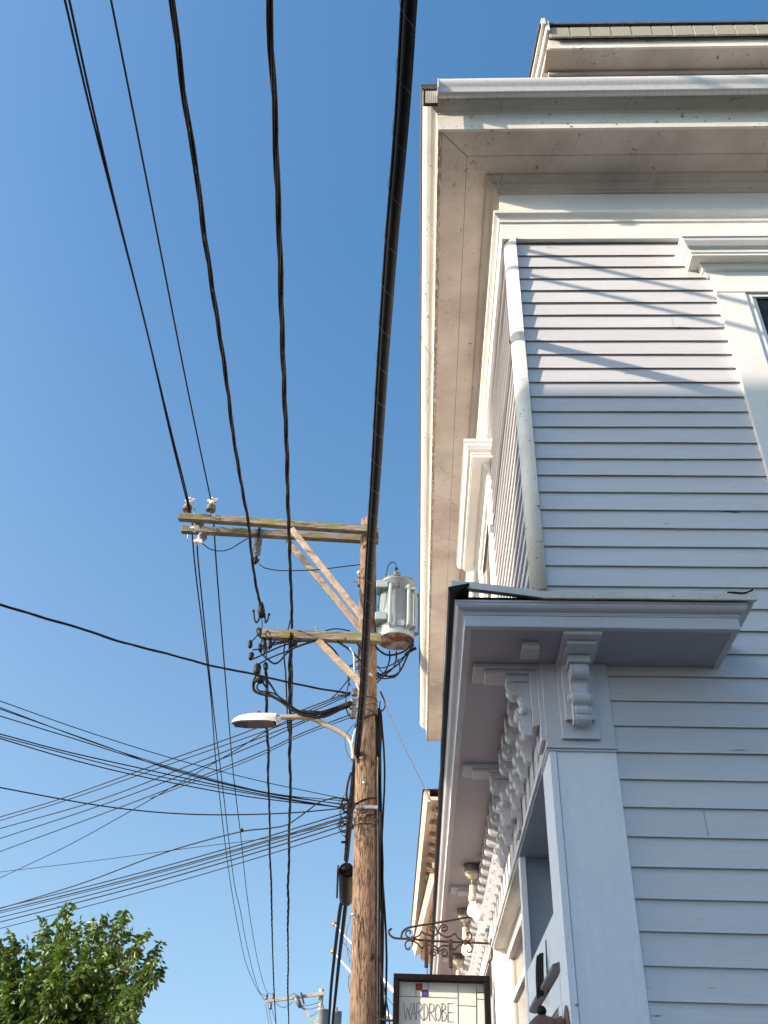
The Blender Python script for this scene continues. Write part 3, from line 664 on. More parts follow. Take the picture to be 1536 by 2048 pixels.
a.tube(smoothpath([(.575, 4.56, 2.62), (.57, 4.55, 2.5), (.57, 4.56, 2.35)]), .003, 5)
tag(a.build('cable_coil', 'black'), 'coil of black cable hung on the pale blue shopfront panel', 'cable coil')

# ------------------------------------------------------------------ utility pole
PY = 11.5
def pole_x(z): return -.603-(z-3.3)*(.225/6.85)
def pole_r(z): return .170-(z-1.5)*.0062
pole = empty('utility_pole', (pole_x(0), PY, 0), 'tall weathered brown wooden utility pole in front of the house eave', 'utility pole')
a = MB(); rows = []
for k in range(61):
    z = 10.15*k/60; n = 28
    rows.append([(pole_x(z)+(pole_r(z)+.003*math.sin(q*3+z*2)+random.uniform(-.0015, .0015))*math.cos(2*math.pi*q/n), PY+(pole_r(z)+.003*math.cos(q*5+z))*math.sin(2*math.pi*q/n), z) for q in range(n)])
a.grid(rows, True, True, True); a.build('shaft', M['pole'], pole)
def arm_pts(L, Rr, y): return at(*L, y=y), at(*Rr, y=y)
L_, R_ = arm_pts((358, 1034), (757, 1062), PY-.185); a = MB(); a.bar(L_, R_, .10, .112); a.build('crossarm', M['arm'], pole, .006)
L2, R2 = arm_pts((364, 1059), (757, 1080), PY+.185); a = MB(); a.bar(L2, R2, .10, .112); a.build('crossarm', M['arm'], pole, .006)
L3, R3 = arm_pts((524, 1269), (762, 1278), PY-.20); a = MB(); a.bar(L3, R3, .105, .13); a.build('crossarm', M['arm'], pole, .006)
for (p, q, y) in (((583, 1058), (727, 1238), PY-.25), ((575, 1082), (722, 1258), PY+.25), ((636, 1281), (722, 1368), PY-.26)):
    A_, B_ = at(*p, y=y), at(*q, y=y); a = MB(); a.bar(A_, B_, .045, .085); a.build('brace', M['brace'], pole, .004)
a = MB()
for p, y in (((388, 1025), PY-.19), ((579, 1047), PY-.19), ((518, 1062), PY+.19), ((632, 1266), PY-.2), ((376, 1072), PY+.19), ((421, 1062), PY+.19)):
    a = MB(); c_ = at(*p, y=y); a.tube([c_-Vector((0, 0, .1)), c_+Vector((0, 0, .12))], .009, 8); a.lathe(c_+Vector((0, 0, .068)), (0, 0, 1), [(.022, 0), (.022, .01)], 8); a.build('bolt', M['steel'], pole)
for p in ((738, 1215), (738, 1270), (740, 1160), (738, 1350)):
    a = MB(); c_ = at(*p, y=PY-.17); a.lathe(c_+Vector((.02, 0, 0)), (0, -1, 0), [(.03, 0), (.03, .008), (.016, .009), (.016, .03), (.009, .031), (.009, .05)], 8); a.build('bolt', M['steel'], pole)
for f_ in (.45, .5, .62, .68):
    for (p, q, y) in (((583, 1058), (727, 1238), PY-.25), ((575, 1082), (722, 1258), PY+.25)):
        A_, B_ = at(*p, y=y), at(*q, y=y); c_ = A_.lerp(B_, f_); a = MB(); a.tube([c_+Vector((-.05, 0, -.04)), c_+Vector((.0, 0, .0))], .006, 6); a.build('brace_step', M['iron'], pole)
def insulator(base, axis, s=1.0):
    ax = Vector(axis).normalized(); base = Vector(base)
    a = MB(); a.lathe(base, ax, [(.014*s, -.10*s), (.014*s, .0)], 8)
    pr = [(.03, 0)]
    for k in range(4): pr += [(.075-.003*k, .008+.026*k), (.078-.003*k, .016+.026*k), (.052, .024+.026*k)]
    pr += [(.045, .115), (.03, .125)]
    a.lathe(base, ax, [(r_*s, h_*s) for r_, h_ in pr], 20); ob = a.build('insulator', M['porcelain'], pole)
    a = MB(); o2 = ax.orthogonal().normalized(); sd = Vector((1, 0, 0)); a.lathe(base, ax, [(.04*s, .125*s), (.042*s, .15*s), (.03*s, .17*s)], 14)
    c_ = base+ax*.19*s; a.bar(c_-sd*.07*s, c_+sd*.07*s, .05*s, .04*s); c_ = base+ax*.225*s; a.bar(c_-sd*.02*s, c_+sd*.075*s, .03*s, .02*s); a.bar(c_+Vector((0, -.06*s, -.01)), c_+Vector((0, .06*s, -.01)), .035*s, .03*s)
    a.build('clamp', M['clamp'], ob)
insulator(at(373, 1022, y=PY-.185), (0.1, 0, 1)); insulator(at(421, 1022, y=PY-.185), (0, 0, 1))
insulator(at(400, 1045, y=PY+.0), (-.25, -.5, -1), 1.0); insulator(at(406, 1072, y=PY+.1), (-.25, -.5, -1), .95)
# arrester hanging from the rear arm
a = MB(); c_ = at(517, 1078, y=PY+.15); pr = [(.03, 0)]
for k in range(9): pr += [(.062 if k != 4 else .04, .012+.033*k), (.062 if k != 4 else .04, .022+.033*k), (.042, .030+.033*k)]
pr += [(.03, .33), (.02, .35)]
a.lathe(c_, (0, 0, -1), pr, 18); ar = a.build('arrester', M['porcelain'], pole)
a = MB(); a.bar(c_+Vector((0, -.03, .22)), c_+Vector((0, -.03, -.08)), .03, .05, (0, 1, 0)); a.tube([c_-Vector((0, 0, .34)), c_-Vector((.0, 0, .46))], .028, 8); a.bar(c_-Vector((.05, 0, .38)), c_-Vector((-.05, 0, .41)), .04, .05); a.build('arrester_strap', M['black'], ar)
# cut-out on the pole
a = MB(); c_ = at(720, 1148, y=PY-.02); pr = []
for k in range(6): pr += [(.045, .02+.035*k), (.045, .032+.035*k), (.028, .04+.035*k)]
a.lathe(c_, (0.05, 0, -1), pr, 14); cu = a.build('cutout', M['porcelain'], pole)
a = MB(); a.lathe(c_, (0.05, 0, -1), [(.04, -.05), (.05, -.02), (.045, .02)], 12); a.bar(c_-Vector((.1, 0, .12)), c_+Vector((.12, 0, -.1)), .03, .03); a.build('bracket', M['steel'], cu)
# spool insulators at the service height
a = MB()
for p in ((709, 1385), (706, 1405), (705, 1420), (705, 1430)):
    a = MB(); c_ = at(*p, y=PY-.16); a.lathe(c_-Vector((0, 0, .05)), (0, 0, 1), [(.03, 0), (.045, .01), (.045, .03), (.025, .05), (.045, .07), (.045, .09), (.03, .1)], 12); a.build('spool', M['porcelain'], pole)
# hardware at the outer end of the lower arm
a = MB()
for p, q, r_ in (((522, 1206), (523, 1234), .055), ((516, 1258), (528, 1275), .06), ((528, 1276), (530, 1300), .035), ((540, 1276), (541, 1296), .03)):
    a = MB(); a.tube([at(*p, y=PY-.2), at(*p, y=PY-.2).lerp(at(*q, y=PY-.2), .5), at(*q, y=PY-.2)], [r_*.6, r_, r_*.7], 7); a.build('clamp_body', M['black'], pole)
a = MB(); a.tube(smoothpath([at(*p, y=PY-.2) for p in ((507, 1222), (509, 1238), (513, 1245), (518, 1238), (519, 1228))]), .014, 6); a.ball(at(507, 1222, y=PY-.2), .022, 6); a.build('hook', M['black'], pole); a = MB()
a.tube(smoothpath([at(*p, y=PY-.2) for p in ((538, 1228), (535, 1240), (531, 1245), (530, 1238), (529, 1226))]), .014, 6)
a.ball(at(538, 1229, y=PY-.2), .022, 6)
a.build('hook', M['black'], pole)
for p, q, r_ in (((501, 1281), (500, 1296), .032), ((504, 1305), (501, 1320), .036), ((520, 1288), (521, 1304), .030), ((530, 1292), (531, 1308), .030), ((531, 1325), (532, 1340), .034), ((516, 1328), (513, 1350), .050), ((513, 1355), (528, 1362), .058), ((586, 1282), (590, 1292), .045)):
    a = MB(); A_ = at(*p, y=PY-.22); B_ = at(*q, y=PY-.22); a.tube([A_, A_.lerp(B_, .2), A_.lerp(B_, .8), B_], [r_*.55, r_, r_, r_*.55], 9); a.build('splice_sleeve', M['black'], pole)
# cable risers strapped to the pole
a = MB()
for k, (dx, dy, r_, mz) in enumerate(((.155, -.06, .012, 6.9), (.175, -.03, .018, 7.0), (.185, .03, .022, 6.95), (.165, .07, .014, 6.9), (.215, .0, .013, 7.0), (.20, -.02, .010, 6.9), (.19, -.05, .008, 7.1))):
    pts = []
    for j in range(26):
        z = .0+(mz)*j/25; pts.append((pole_x(z)+dx*pole_r(z)/.15+.016*math.sin(z*(1.6+.35*k)+k*2)+(.02 if k == 4 else 0)*math.sin(z*1.3)**2, PY+dy, z))
    a.tube(pts, r_, 7)
a.build('riser_cables', M['black'], pole)
a = MB(); a.tube([(pole_x(z)+.148+.003*math.sin(z*3), PY-.085, z) for z in [k*.35 for k in range(19)]], .011, 7); a.tube([(pole_x(z)+.172, PY-.05, z) for z in [k*.35 for k in range(17)]], .010, 7); a.build('grey_riser', M['greycable'], pole)
# straps of wire round the pole
a = MB()
for z, tilt in ((5.72, .05), (5.64, -.04), (5.50, .07), (5.42, .0), (7.0, .05), (6.94, -.05), (6.82, .08), (7.12, .0)):
    a = MB(); a.tube([(pole_x(z)+(pole_r(z)+.012)*math.cos(t_), PY+(pole_r(z)+.012)*math.sin(t_), z+tilt*math.cos(t_)) for t_ in [2*math.pi*k/24 for k in range(25)]], random.choice((.004, .007, .010)), 6); a.build('wire_wrap', M['black'], pole)
a = MB(); a.box(pole_x(5.25)-.14, pole_x(5.25)+.14, PY-.17, PY-.15, 5.60, 5.64); a.build('strap', M['steel'], pole)
a = MB()
for (u, v_) in ((722, 1515), (728, 1565), (707, 1828)):
    a = MB(); c_ = at(u, v_, y=PY-.155); a.lathe(c_, (0, -1, 0), [(.022, 0), (.02, .006), (.0, .008)], 10); a.build('nail_tag', M['steel'], pole)

# ------------------------------------------------------------------ transformer
def transformer(cx, cy, z0, r0, h, label, group=None, far=False, px_side=-1):
    r_ = empty('transformer', (cx, cy, z0), label, 'transformer', group)
    a = MB(); a.lathe((cx, cy, z0), (0, 0, 1), [(r0*.965, .004), (r0*.97, .0), (r0*.985, .004), (r0, .02), (r0, h-.03), (r0*1.03, h-.028), (r0*1.04, h), (r0*.9, h+.03), (r0*.3, h+.06), (.0, h+.065)], 40, False); a.build('tank', M['tank'], r_)
    a = MB(); a.lathe((cx, cy, z0-.001), (0, 0, 1), [(r0*.96, 0), (r0*.8, .006), (0.01, .006)], 40); a.build('base', M['rust'], r_)
    a = MB(); a.lathe((cx, cy, z0), (0, 0, 1), [(r0*1.035, h-.006), (r0*1.055, h-.004), (r0*1.055, h+.012), (r0*1.03, h+.014)], 40, False); a.build('lid_band', M['rust'] if not far else M['steel'], r_)
    a = MB()
    pr = [(.045, 0)]
    for k in range(4): pr += [(.062-.006*k*.3, .02+.04*k), (.064-.002*k, .028+.04*k), (.036, .04+.04*k)]
    pr += [(.02, .18), (.018, .20)]
    a.lathe((cx-.02, cy-.03, z0+h+.05), (0, 0, 1), pr, 16); bs = a.build('bushing', M['porcelain'], r_)
    if not far:
        a = MB(); a.ball((cx-.02, cy-.03, z0+h+.28), .026, 8); tp = Vector((cx-.02, cy-.03, z0+h+.28)); a.tube(smoothpath([tp, tp+Vector((-.01, 0, .08)), tp+Vector((-.06, 0, .12)), tp+Vector((-.12, -.05, .02)), tp+Vector((-.15, -.1, -.2)), tp+Vector((-.2, -.22, -.5)), tp+Vector((-.24, -.2, -.8))]), .007, 6); a.build('lead', M['black'], r_)
        for an in (-105, -58, -38, -8):
            a = MB(); c1 = math.cos(R(an)); s1 = math.sin(R(an)); q = lambda rr, zz: (cx+c1*rr, cy+s1*rr, z0+zz)
            a.tube(smoothpath([q(r0-.01, h-.18), q(r0+.045, h-.18), q(r0+.068, h-.21), q(r0+.068, h-.5), q(r0+.068, .16), q(r0+.05, .12), q(r0-.01, .10)]), .026, 10)
            a.build('cooling_tube', M['tank'], r_)
        for zz in (h-.14, .26):
            a = MB(); a.box(cx-r0-.03, cx-r0+.14, cy-.30, cy-.06, z0+zz-.07, z0+zz+.05); a.build('mounting_lug', M['tank'], r_, .01)
        a = MB(); a.box(cx+.02, cx+.12, cy-r0-.02, cy-r0+.03, z0+.10, z0+.19); a.build('grounding_pad', M['steel'], r_, .004)
        for zz in (h-.12, h-.18): a = MB(); a.lathe((cx+.03, cy-r0+.02, z0+zz), (0, -1, 0), [(.017, 0), (.017, .03)], 10); a.build('plug', M['rust'], r_)
    return r_
tc = at(792, 1220, y=PY)
transformer(tc.x+.01, PY+.02, 8.05, .265, .93, 'pale grey canister transformer with rusty base, mounted on the near utility pole')

# ------------------------------------------------------------------ street lamp
lamp = empty('street_lamp', (pole_x(6.2)-.14, PY-.05, 6.2), 'pale grey street lamp on a bent arm reaching out from the near utility pole', 'street lamp')
LY = PY-.12
a = MB(); a.tube(smoothpath([at(*p, y=LY) for p in ((707, 1520), (707, 1500), (700, 1480), (684, 1466), (650, 1449), (630, 1439), (615, 1435), (590, 1434), (552, 1435))], 6), .036, 12); a.build('arm', M['lamp_arm'], lamp)
hx1 = at(553, 1438, y=LY); hx0 = at(464, 1440, y=LY); Lh = hx1.x-hx0.x; zc = hx1.z-.02
a = MB(); rows = []
N = 22
for k in range(N+1):
    t_ = k/N; w_ = .112*min(1, (1-(1-min(t_/.45, 1))**2.4)**.5)+.012; w_ *= (1 if t_ < .7 else 1-.35*((t_-.7)/.3)**1.5)
    hgt = .135*min(1, (1-(1-min(t_/.6, 1))**2.2)**.6)+.008; zb = zc-.065+.030*max(0, (t_-.3))**1.2+.012*(1-t_)
    n = 14; row = []
    for j in range(n+1):
        an = math.pi*j/n; row.append((hx0.x+Lh*t_, LY+w_*math.cos(an), zb+hgt*math.sin(an)**.7))
    rows.append(row)
a.grid(rows, False, True); a.poly(rows[-1]); a.poly(rows[0]); a.build('housing', M['lamp_grey'], lamp)
a = MB(); rows2 = [[(r_[0][0], r_[0][1]-.004, r_[0][2]-.001), (r_[0][0], r_[0][1]-.012, r_[0][2]-.014), (r_[0][0], r_[-1][1]+.012, r_[0][2]-.014), (r_[0][0], r_[-1][1]+.004, r_[0][2]-.001)] for r_ in rows[1:-1]]
a.grid(rows2, False, False); a.poly(rows2[0]); a.poly(rows2[-1]); a.build('underside', M['lampunder'], lamp)
a = MB(); rr_ = rows2[1:8]; a.grid([[(r_[1][0], r_[1][1]-.01, r_[1][2]-.004), (r_[2][0], r_[2][1]+.01, r_[2][2]-.004)] for r_ in rr_], False, False)
for k in range(5):
    for j in range(3): a.lathe((hx0.x+.05+.035*k, LY-.06+.06*j, rr_[2][1][2]-.004), (0, 0, -1), [(.013, 0), (.010, .006), (.0, .008)], 8, False)
a.build('lens', M['lens'], lamp)
a = MB(); pc = at(516, 1424, y=LY); a.lathe((pc.x, LY, zc+.06), (0, 0, 1), [(.040, 0), (.040, .055), (.036, .06), (.0, .061)], 16, False); a.build('photocell', M['lantern'], lamp)
a = MB(); a.tube([hx1-Vector((.02, 0, 0)), hx1+Vector((.06, 0, 0))], .042, 12); a.build('collar', M['lamp_grey'], lamp)

# ------------------------------------------------------------------ wires
def extend(pts, d0=0, d1=0):
    pts = list(pts)
    if d0: pts = [pts[0]+(pts[0]-pts[1]).normalized()*d0]+pts
    if d1: pts = pts+[pts[-1]+(pts[-1]-pts[-2]).normalized()*d1]
    return pts
def wire(name, pts, r, label, cat='wire', group=None, mat='wire', e0=0, e1=0, n=6, sub=6):
    p = smoothpath(pts, sub); p = extend(p, e0, e1)
    mb = MB(); mb.tube(p, r, n); o = mb.build(name, mat)
    return tag(o, label, cat, group)
def twisted(name, pts, rs, rh, pitch, label, group=None, e0=0, e1=0, mat='wire'):
    p = extend(smoothpath(pts, 6), e0, e1); L = [0]
    for q, w_ in zip(p[:-1], p[1:]): L.append(L[-1]+(w_-q).length)
    step = pitch/10; n = int(L[-1]/step); pp = []; j = 0
    for k in range(n+1):
        s_ = k*step
        while j < len(L)-2 and L[j+1] < s_: j += 1
        f_ = (s_-L[j])/max(1e-6, L[j+1]-L[j]); pp.append(p[j].lerp(p[j+1], f_))
    mb = MB()
    for st in range(3):
        o_ = []; 
        for k, q in enumerate(pp):
            tt = (pp[min(k+1, n)]-pp[max(k-1, 0)]).normalized(); a_ = Vector((1, 0, 0)); a_ = (a_-tt*a_.dot(tt)).normalized(); b_ = tt.cross(a_)
            ph = 2*math.pi*(k*step/pitch+.25*math.sin(k*.07))+st*2*math.pi/3; rr = rh*(1+.25*math.sin(k*.11+st))
            o_.append(q+a_*rr*math.cos(ph)+b_*rr*math.sin(ph))
        mb.tube(o_, rs, 6)
    return tag(mb.build(name, mat), label, 'cable', group)
S = lambda z0, k: (lambda p: on_slope(p[0], p[1], z0, k))
GP = 'high voltage wires on the upper crossarms'
A1 = [(129.7, 0), (179, 213), (238.5, 445), (293, 658), (340, 865), (374, 1003), (378, 1018)]
B1 = [(138.6, 0), (184, 208), (233.6, 420), (288, 638), (342, 862), (374, 990), (384, 1045), (388, 1062)]
C1 = [(222, 0), (273, 257), (322.7, 510), (377, 787), (421.6, 999)]
up = S(H+8.25, .03)
wire('power_line', [up(p) for p in A1], .0125, 'leftmost black overhead power line running up to the end of the upper crossarm', 'wire', GP, e0=9)
wire('power_line', [up(p) for p in B1], .0125, 'black overhead power line crossing just right of the leftmost one', 'wire', GP, e0=9)
wire('power_line', [up(p) for p in C1], .0115, 'single black overhead power line third from the left at the top', 'wire', GP, e0=9)
dn = S(H+8.35, .018)
A2 = [(384, 1062), (393, 1160), (420.6, 1383), (435, 1556), (460, 1760), (480, 1873), (492, 1927), (512, 1974), (529.5, 2001)]
B2 = [(394, 1090), (400, 1160), (425.5, 1407), (445, 1571), (467.6, 1760), (480, 1818), (492, 1883), (507, 1947), (519.6, 1984), (531, 1992)]
C2 = [(427, 1040), (435, 1160), (453, 1383), (467.6, 1556), (482.5, 1680), (492, 1774), (505, 1866), (519.6, 1940), (533, 1982), (546, 1989)]
GQ = 'high voltage wires to the distant pole'
wire('power_line', [dn(p) for p in A2], .0135, 'thin dark power line, left of the three dropping from the crossarm to the distant pole', 'wire', GQ)
wire('power_line', [dn(p) for p in B2], .0135, 'thin dark power line, middle of the three dropping from the crossarm to the distant pole', 'wire', GQ)
wire('power_line', [dn(p) for p in C2], .0135, 'thin dark power line, right of the three dropping from the crossarm to the distant pole', 'wire', GQ)
for k, p in enumerate(((538, 2048), (543, 2048), (552, 2048))):
    wire('power_line', [at(531+k*5, 2008, y=57), at(p[0], p[1], y=75)], .015, ('left', 'middle', 'right')[k]+' thin wire leaving below the crossarm of the distant pole', 'wire', 'wires beyond the distant pole', e1=20)
T1 = [(344, 0), (357, 109), (372, 223), (392, 336), (404, 435), (421.6, 554), (436.5, 653), (456, 782), (468.6, 886), (488, 997), (497, 1046), (502.5, 1105), (511, 1164), (518, 1198), (522, 1210)]
T2 = [(539, 0), (541, 74), (547, 163), (551, 247), (553, 336), (557, 435), (560, 520), (562, 584), (564, 658), (567, 732), (570, 816), (573, 891), (576, 997), (579, 1098), (583, 1201), (583.6, 1262)]
tz = S(H+5.8, .062)
twisted('twisted_cable', [tz(p) for p in T1], .0108, .0118, 1.7, 'thick twisted black cable ending at the tip of the lower crossarm', 'twisted service cables', e0=9)
twisted('twisted_cable', [tz(p) for p in T2], .012, .013, 1.9, 'thick twisted black cable passing over the lower crossarm, right of the other twisted one', 'twisted service cables', e0=9)
wire('tie_wire', [at(*p, y=PY-.2) for p in ((523, 1232), (524, 1245), (524, 1260))], .008, 'short link between the clamp and the tip of the lower crossarm', 'wire')
tb = S(H+6.35, .0)
U1 = [(531, 1342), (534, 1356), (533, 1400), (534, 1463), (537, 1504), (536, 1545), (538.4, 1613), (540, 1668), (539, 1700), (542, 1754), (543, 1800), (544, 1853), (546, 1927), (549, 2001), (552, 2048)]
U2 = [(583, 1268), (580, 1330), (580, 1400), (581, 1455), (579, 1510), (581, 1560), (579, 1640), (577.7, 1680), (578, 1730), (575.5, 1774), (577, 1804), (575.5, 1853), (576.5, 1927), (575.5, 1977), (577.7, 2048)]
twisted('twisted_cable', [tb(p) for p in U1], .0125, .013, 2.0, 'wavy black cable running on below the lamp head, left of the pair', 'lower twisted cables', e1=40)
twisted('twisted_cable', [tb(p) for p in U2], .0155, .016, 2.2, 'wavy black cable running on below the lamp arm, right of the pair', 'lower twisted cables', e1=40)
wire('slack_wire', [at(*p, y=PY-.1) for p in ((585, 1225), (577, 1255), (570, 1285), (568, 1310), (571, 1345), (573, 1385), (574, 1420), (576, 1455), (580, 1470))], .011, 'slack black wire looping left of the twisted cable under the lower crossarm', 'wire')
wire('slack_wire', [at(*p, y=PY-.1) for p in ((584, 1240), (583, 1300), (585, 1350), (584, 1400), (583, 1450), (581, 1480))], .009, 'slack black wire hugging the right of the twisted cable under the lower crossarm', 'wire')

# thick lashed telephone cable
fz = S(H+4.72, .0)
FC = [(820, 0), (808, 200), (796, 350), (783, 500), (765, 750), (752, 960), (741, 1120), (735, 1236), (725.5, 1400), (712, 1531), (703, 1613), (698, 1668), (693, 1722)]
fp = extend(smoothpath([fz(p) for p in FC], 10), 8)
cb = empty('telephone_cable', tuple(fp[len(fp)//2]), 'very thick dark lashed telephone cable crossing down the picture to the splice case', 'cable')
a = MB(); a.tube(fp, .032, 12); a.build('main_cable', M['fatcable'], cb)
a = MB(); a.tube([p+Vector((-.034, 0, .012)) for p in fp], .013, 8); a.tube([p+Vector((.022, 0, .028)) for p in fp], .016, 8); a.build('strand', M['fatcable'], cb)
a = MB(); pts = []; Lc = 0; last = fp[0]
dense = []
for q, w_ in zip(fp[:-1], fp[1:]):
    n = max(1, int((w_-q).length/.02)); dense += [q.lerp(w_, k/n) for k in range(n)]
for k, q in enumerate(dense):
    if k: Lc += (q-dense[k-1]).length
    ph = 2*math.pi*Lc/.34; pts.append(q+Vector((-.008+.046*math.cos(ph), 0, .008+.042*math.sin(ph))))
a.tube(pts, .0016, 4, False); a.build('lashing_wire', M['lash'], cb)
sc0, sc1 = fz((693, 1741)), fz((693, 1800))
clo = empty('splice_case', tuple((sc0+sc1)/2), 'black cylindrical splice case hanging on the telephone cable beside the pole', 'splice case')
dv = (sc1-sc0).normalized(); L_c = (sc1-sc0).length
a = MB(); a.lathe(sc0, dv, [(.115, .03), (.128, .0), (.135, .01), (.135, L_c*.93), (.12, L_c*.98), (.07, L_c)], 24); a.build('case', M['black'], clo)
a = MB(); a.lathe(sc0, dv, [(.10, .02), (.09, -.01), (.03, -.015)], 16); a.tube([sc0-dv*.3, sc0+dv*.02], .03, 8); a.tube([sc0-dv*.3+Vector((.05, 0, .02)), sc0+dv*.02+Vector((.04, 0, .02))], .018, 8); a.build('end_cap', M['fatcable'], clo)
a = MB(); q0 = fz((676, 1735)); q1 = fz((674, 1792)); a.bar(q0, q1, .035, .09); a.build('side_bar', M['iron'], clo, .01)
wire('telephone_cable', extend([fz(p) for p in ((683, 1806), (680, 1820), (674, 1867), (668, 1920), (662, 1978), (657.6, 2048))], 0, 30), .038, 'dark cable leaving the splice case to the lower left, left of the pair', 'cable', 'cables beyond the splice case', 'fatcable', n=8)
wire('telephone_cable', extend([fz(p) for p in ((692, 1806), (690, 1820), (686, 1855), (679, 1914), (670.5, 1996), (665, 2048))], 0, 30), .040, 'dark reddish cable leaving the splice case to the lower left, right of the pair', 'cable', 'cables beyond the splice case', 'brownwire' if 0 else 'fatcable', n=8)

LAB_DL = ['drip loop from the lowest outer splice to mid crossarm', 'deep sagging drip loop under the outer half of the lower crossarm', 'straightish brown-black loop rising to the middle of the lower crossarm', 'short loop curling up against the underside of the lower crossarm', 'loop from the upper outer splice running just under the crossarm', 'near upright loop behind the hanging splices', 'short lead from the crossarm tip down to the outermost splice', 'very short lead dropping from the crossarm tip clamp', 'small curled wire over the tip of the lower crossarm']
LAB_BL = ['outermost drooping cable leaving the lowest splice towards the pole', 'second drooping cable curling from the lowest splice', 'thinnest inner drooping cable from the lowest splice', 'drooping cable that dips lowest right of the lamp head', 'drooping cable starting right of the lowest splice', 'straight upper cable of the drooping bundle above the lamp arm']
LAB_TL = ['short lead dropping behind the lower wooden brace', 'thick lead from the crossarm to the pole above the brace foot', 'flat lead arching over the top of the lower crossarm', 'curved lead looping round the lower brace foot', 'inner curved lead beside the lower brace foot', 'diagonal lead rising to the lower brace foot', 'long vertical lead dropping past the spool insulators', 'short thick lead touching the pole under the crossarm', 'short lead below the foot of the lower brace', 'thin level lead crossing the lower brace foot', 'tiny lead hooking onto the top spool insulator']
LAB_TR = ['uppermost lead drooping close under the transformer base', 'left vertical lead falling from the transformer base', 'right vertical lead falling from the transformer base', 'lowest long lead sweeping from the transformer to the pole', 'second sweeping lead above the lowest under the transformer', 'third thinner sweeping lead under the transformer', 'small lead looping back up under the transformer', 'thick stubby connector right under the transformer rim', 'thinnest lead lowest beside the pole under the transformer']
# service drops
zc_ = lambda z: S(H+z, 0)
G1 = 'service wires climbing to the upper left'
for k, (pts, r_) in enumerate((([(0, 1402), (170, 1462), (346, 1517), (520, 1562), (686, 1597)], .0055), ([(0, 1415), (198, 1489), (371, 1543), (539, 1586), (690, 1602)], .0055),
        ([(0, 1418), (190, 1485), (360, 1545), (539, 1588), (692, 1609)], .006), ([(0, 1432), (150, 1478), (297, 1524), (495, 1578), (690, 1610)], .006),
        ([(0, 1468), (120, 1500), (247, 1529), (495, 1583), (686, 1616)], .007), ([(0, 1473), (247, 1537), (396, 1568), (540, 1594), (690, 1617)], .006), ([(0, 1477), (150, 1521), (297, 1556), (495, 1593), (686, 1615)], .007))):
    f_ = zc_(4.12); o_ = ('first', 'second', 'third', 'fourth', 'fifth', 'sixth', 'seventh')[k]
    wire('service_wire', [f_(p) for p in pts], r_, o_+' from top of the thin wires climbing from the pole to the left edge', 'wire', G1, e0=8)
wire('service_wire', [zc_(4.0)(p) for p in ((0, 1575), (100, 1594), (198, 1611), (297, 1623), (396, 1629), (495, 1629), (594, 1625), (690, 1616))], .008, 'long sagging wire reaching the left edge midway between the two fans', 'wire', None, e0=8)
G2 = 'service wires falling to the left edge'
for k, (pts, r_) in enumerate((([(0, 1634), (129, 1595), (346, 1517), (425, 1489), (524, 1452), (610, 1418), (700, 1384)], .009), ([(0, 1641), (134, 1600), (346, 1526), (544, 1457), (620, 1425), (700, 1390)], .008),
        ([(0, 1657), (198, 1600), (396, 1524), (544, 1466), (640, 1428), (702, 1404)], .009), ([(0, 1677), (247, 1595), (495, 1496), (609, 1444), (704, 1407)], .009),
        ([(0, 1703), (247, 1612), (495, 1516), (600, 1468), (704, 1428)], .009), ([(0, 1756), (130, 1694), (247, 1630), (445, 1516), (534, 1462), (620, 1420), (702, 1386)], .008), ([(300, 1597), (495, 1522), (600, 1473), (704, 1434)], .007))):
    f_ = zc_(5.35); o_ = ('uppermost', 'second', 'third', 'fourth', 'fifth', 'steepest', 'short companion')[k]
    wire('service_wire', [f_(p) for p in pts], r_, o_+' wire of the fan crossing behind the street lamp down to the left edge', 'wire', G2, e0=(10 if k < 6 else 0))
G3 = 'service wires above the tree'
for k, (ya, yb, r_) in enumerate(((1816, 1626, .008), (1822, 1634, .009), (1826, 1637, .006), (1835, 1642, .008), (1844, 1650, .009), (1857, 1661, .007))):
    f_ = zc_(3.95); n_ = 5; pts = [(690*q/n_, ya+(yb-ya)*q/n_+7*math.sin(math.pi*q/n_)) for q in range(n_+1)]
    wire('service_wire', [f_(p) for p in pts], r_, ('top', 'second', 'third', 'fourth', 'fifth', 'lowest')[k]+' of the six close wires running from the pole down over the tree', 'wire', G3, e0=10, mat='wire')
wire('service_wire', [zc_(4.0)(p) for p in ((0, 1744), (185, 1722), (371, 1697), (544, 1675), (688, 1645))], .0045, 'hair-thin wire sloping gently from the pole to the left edge', 'wire', None, e0=10)
wire('service_wire', [zc_(4.0)(p) for p in ((0, 1817), (90, 1790), (183, 1760), (330, 1705), (470, 1666), (534, 1657), (570, 1651), (594, 1637), (620, 1618), (638, 1605), (668, 1596), (694, 1598))], .009, 'kinked black wire that bends upward just before the pole', 'wire', None, e0=10)
a = MB(); c_ = zc_(4.0)((484, 1660)); a.ball(c_, .022, 8); tag(a.build('wire_connector', 'black'), 'small round connector on the kinked wire', 'connector')
twisted('aerial_cable', [zc_(5.45)(p) for p in ((0, 1209), (99, 1239), (168, 1259), (232.6, 1281), (336, 1308), (420.6, 1331), (495, 1345.6), (569, 1363), (643, 1378), (690, 1385), (714, 1388))], .0085, .0075, 1.3, 'thick black cable curving down from the left edge to the pole', None, e0=8)
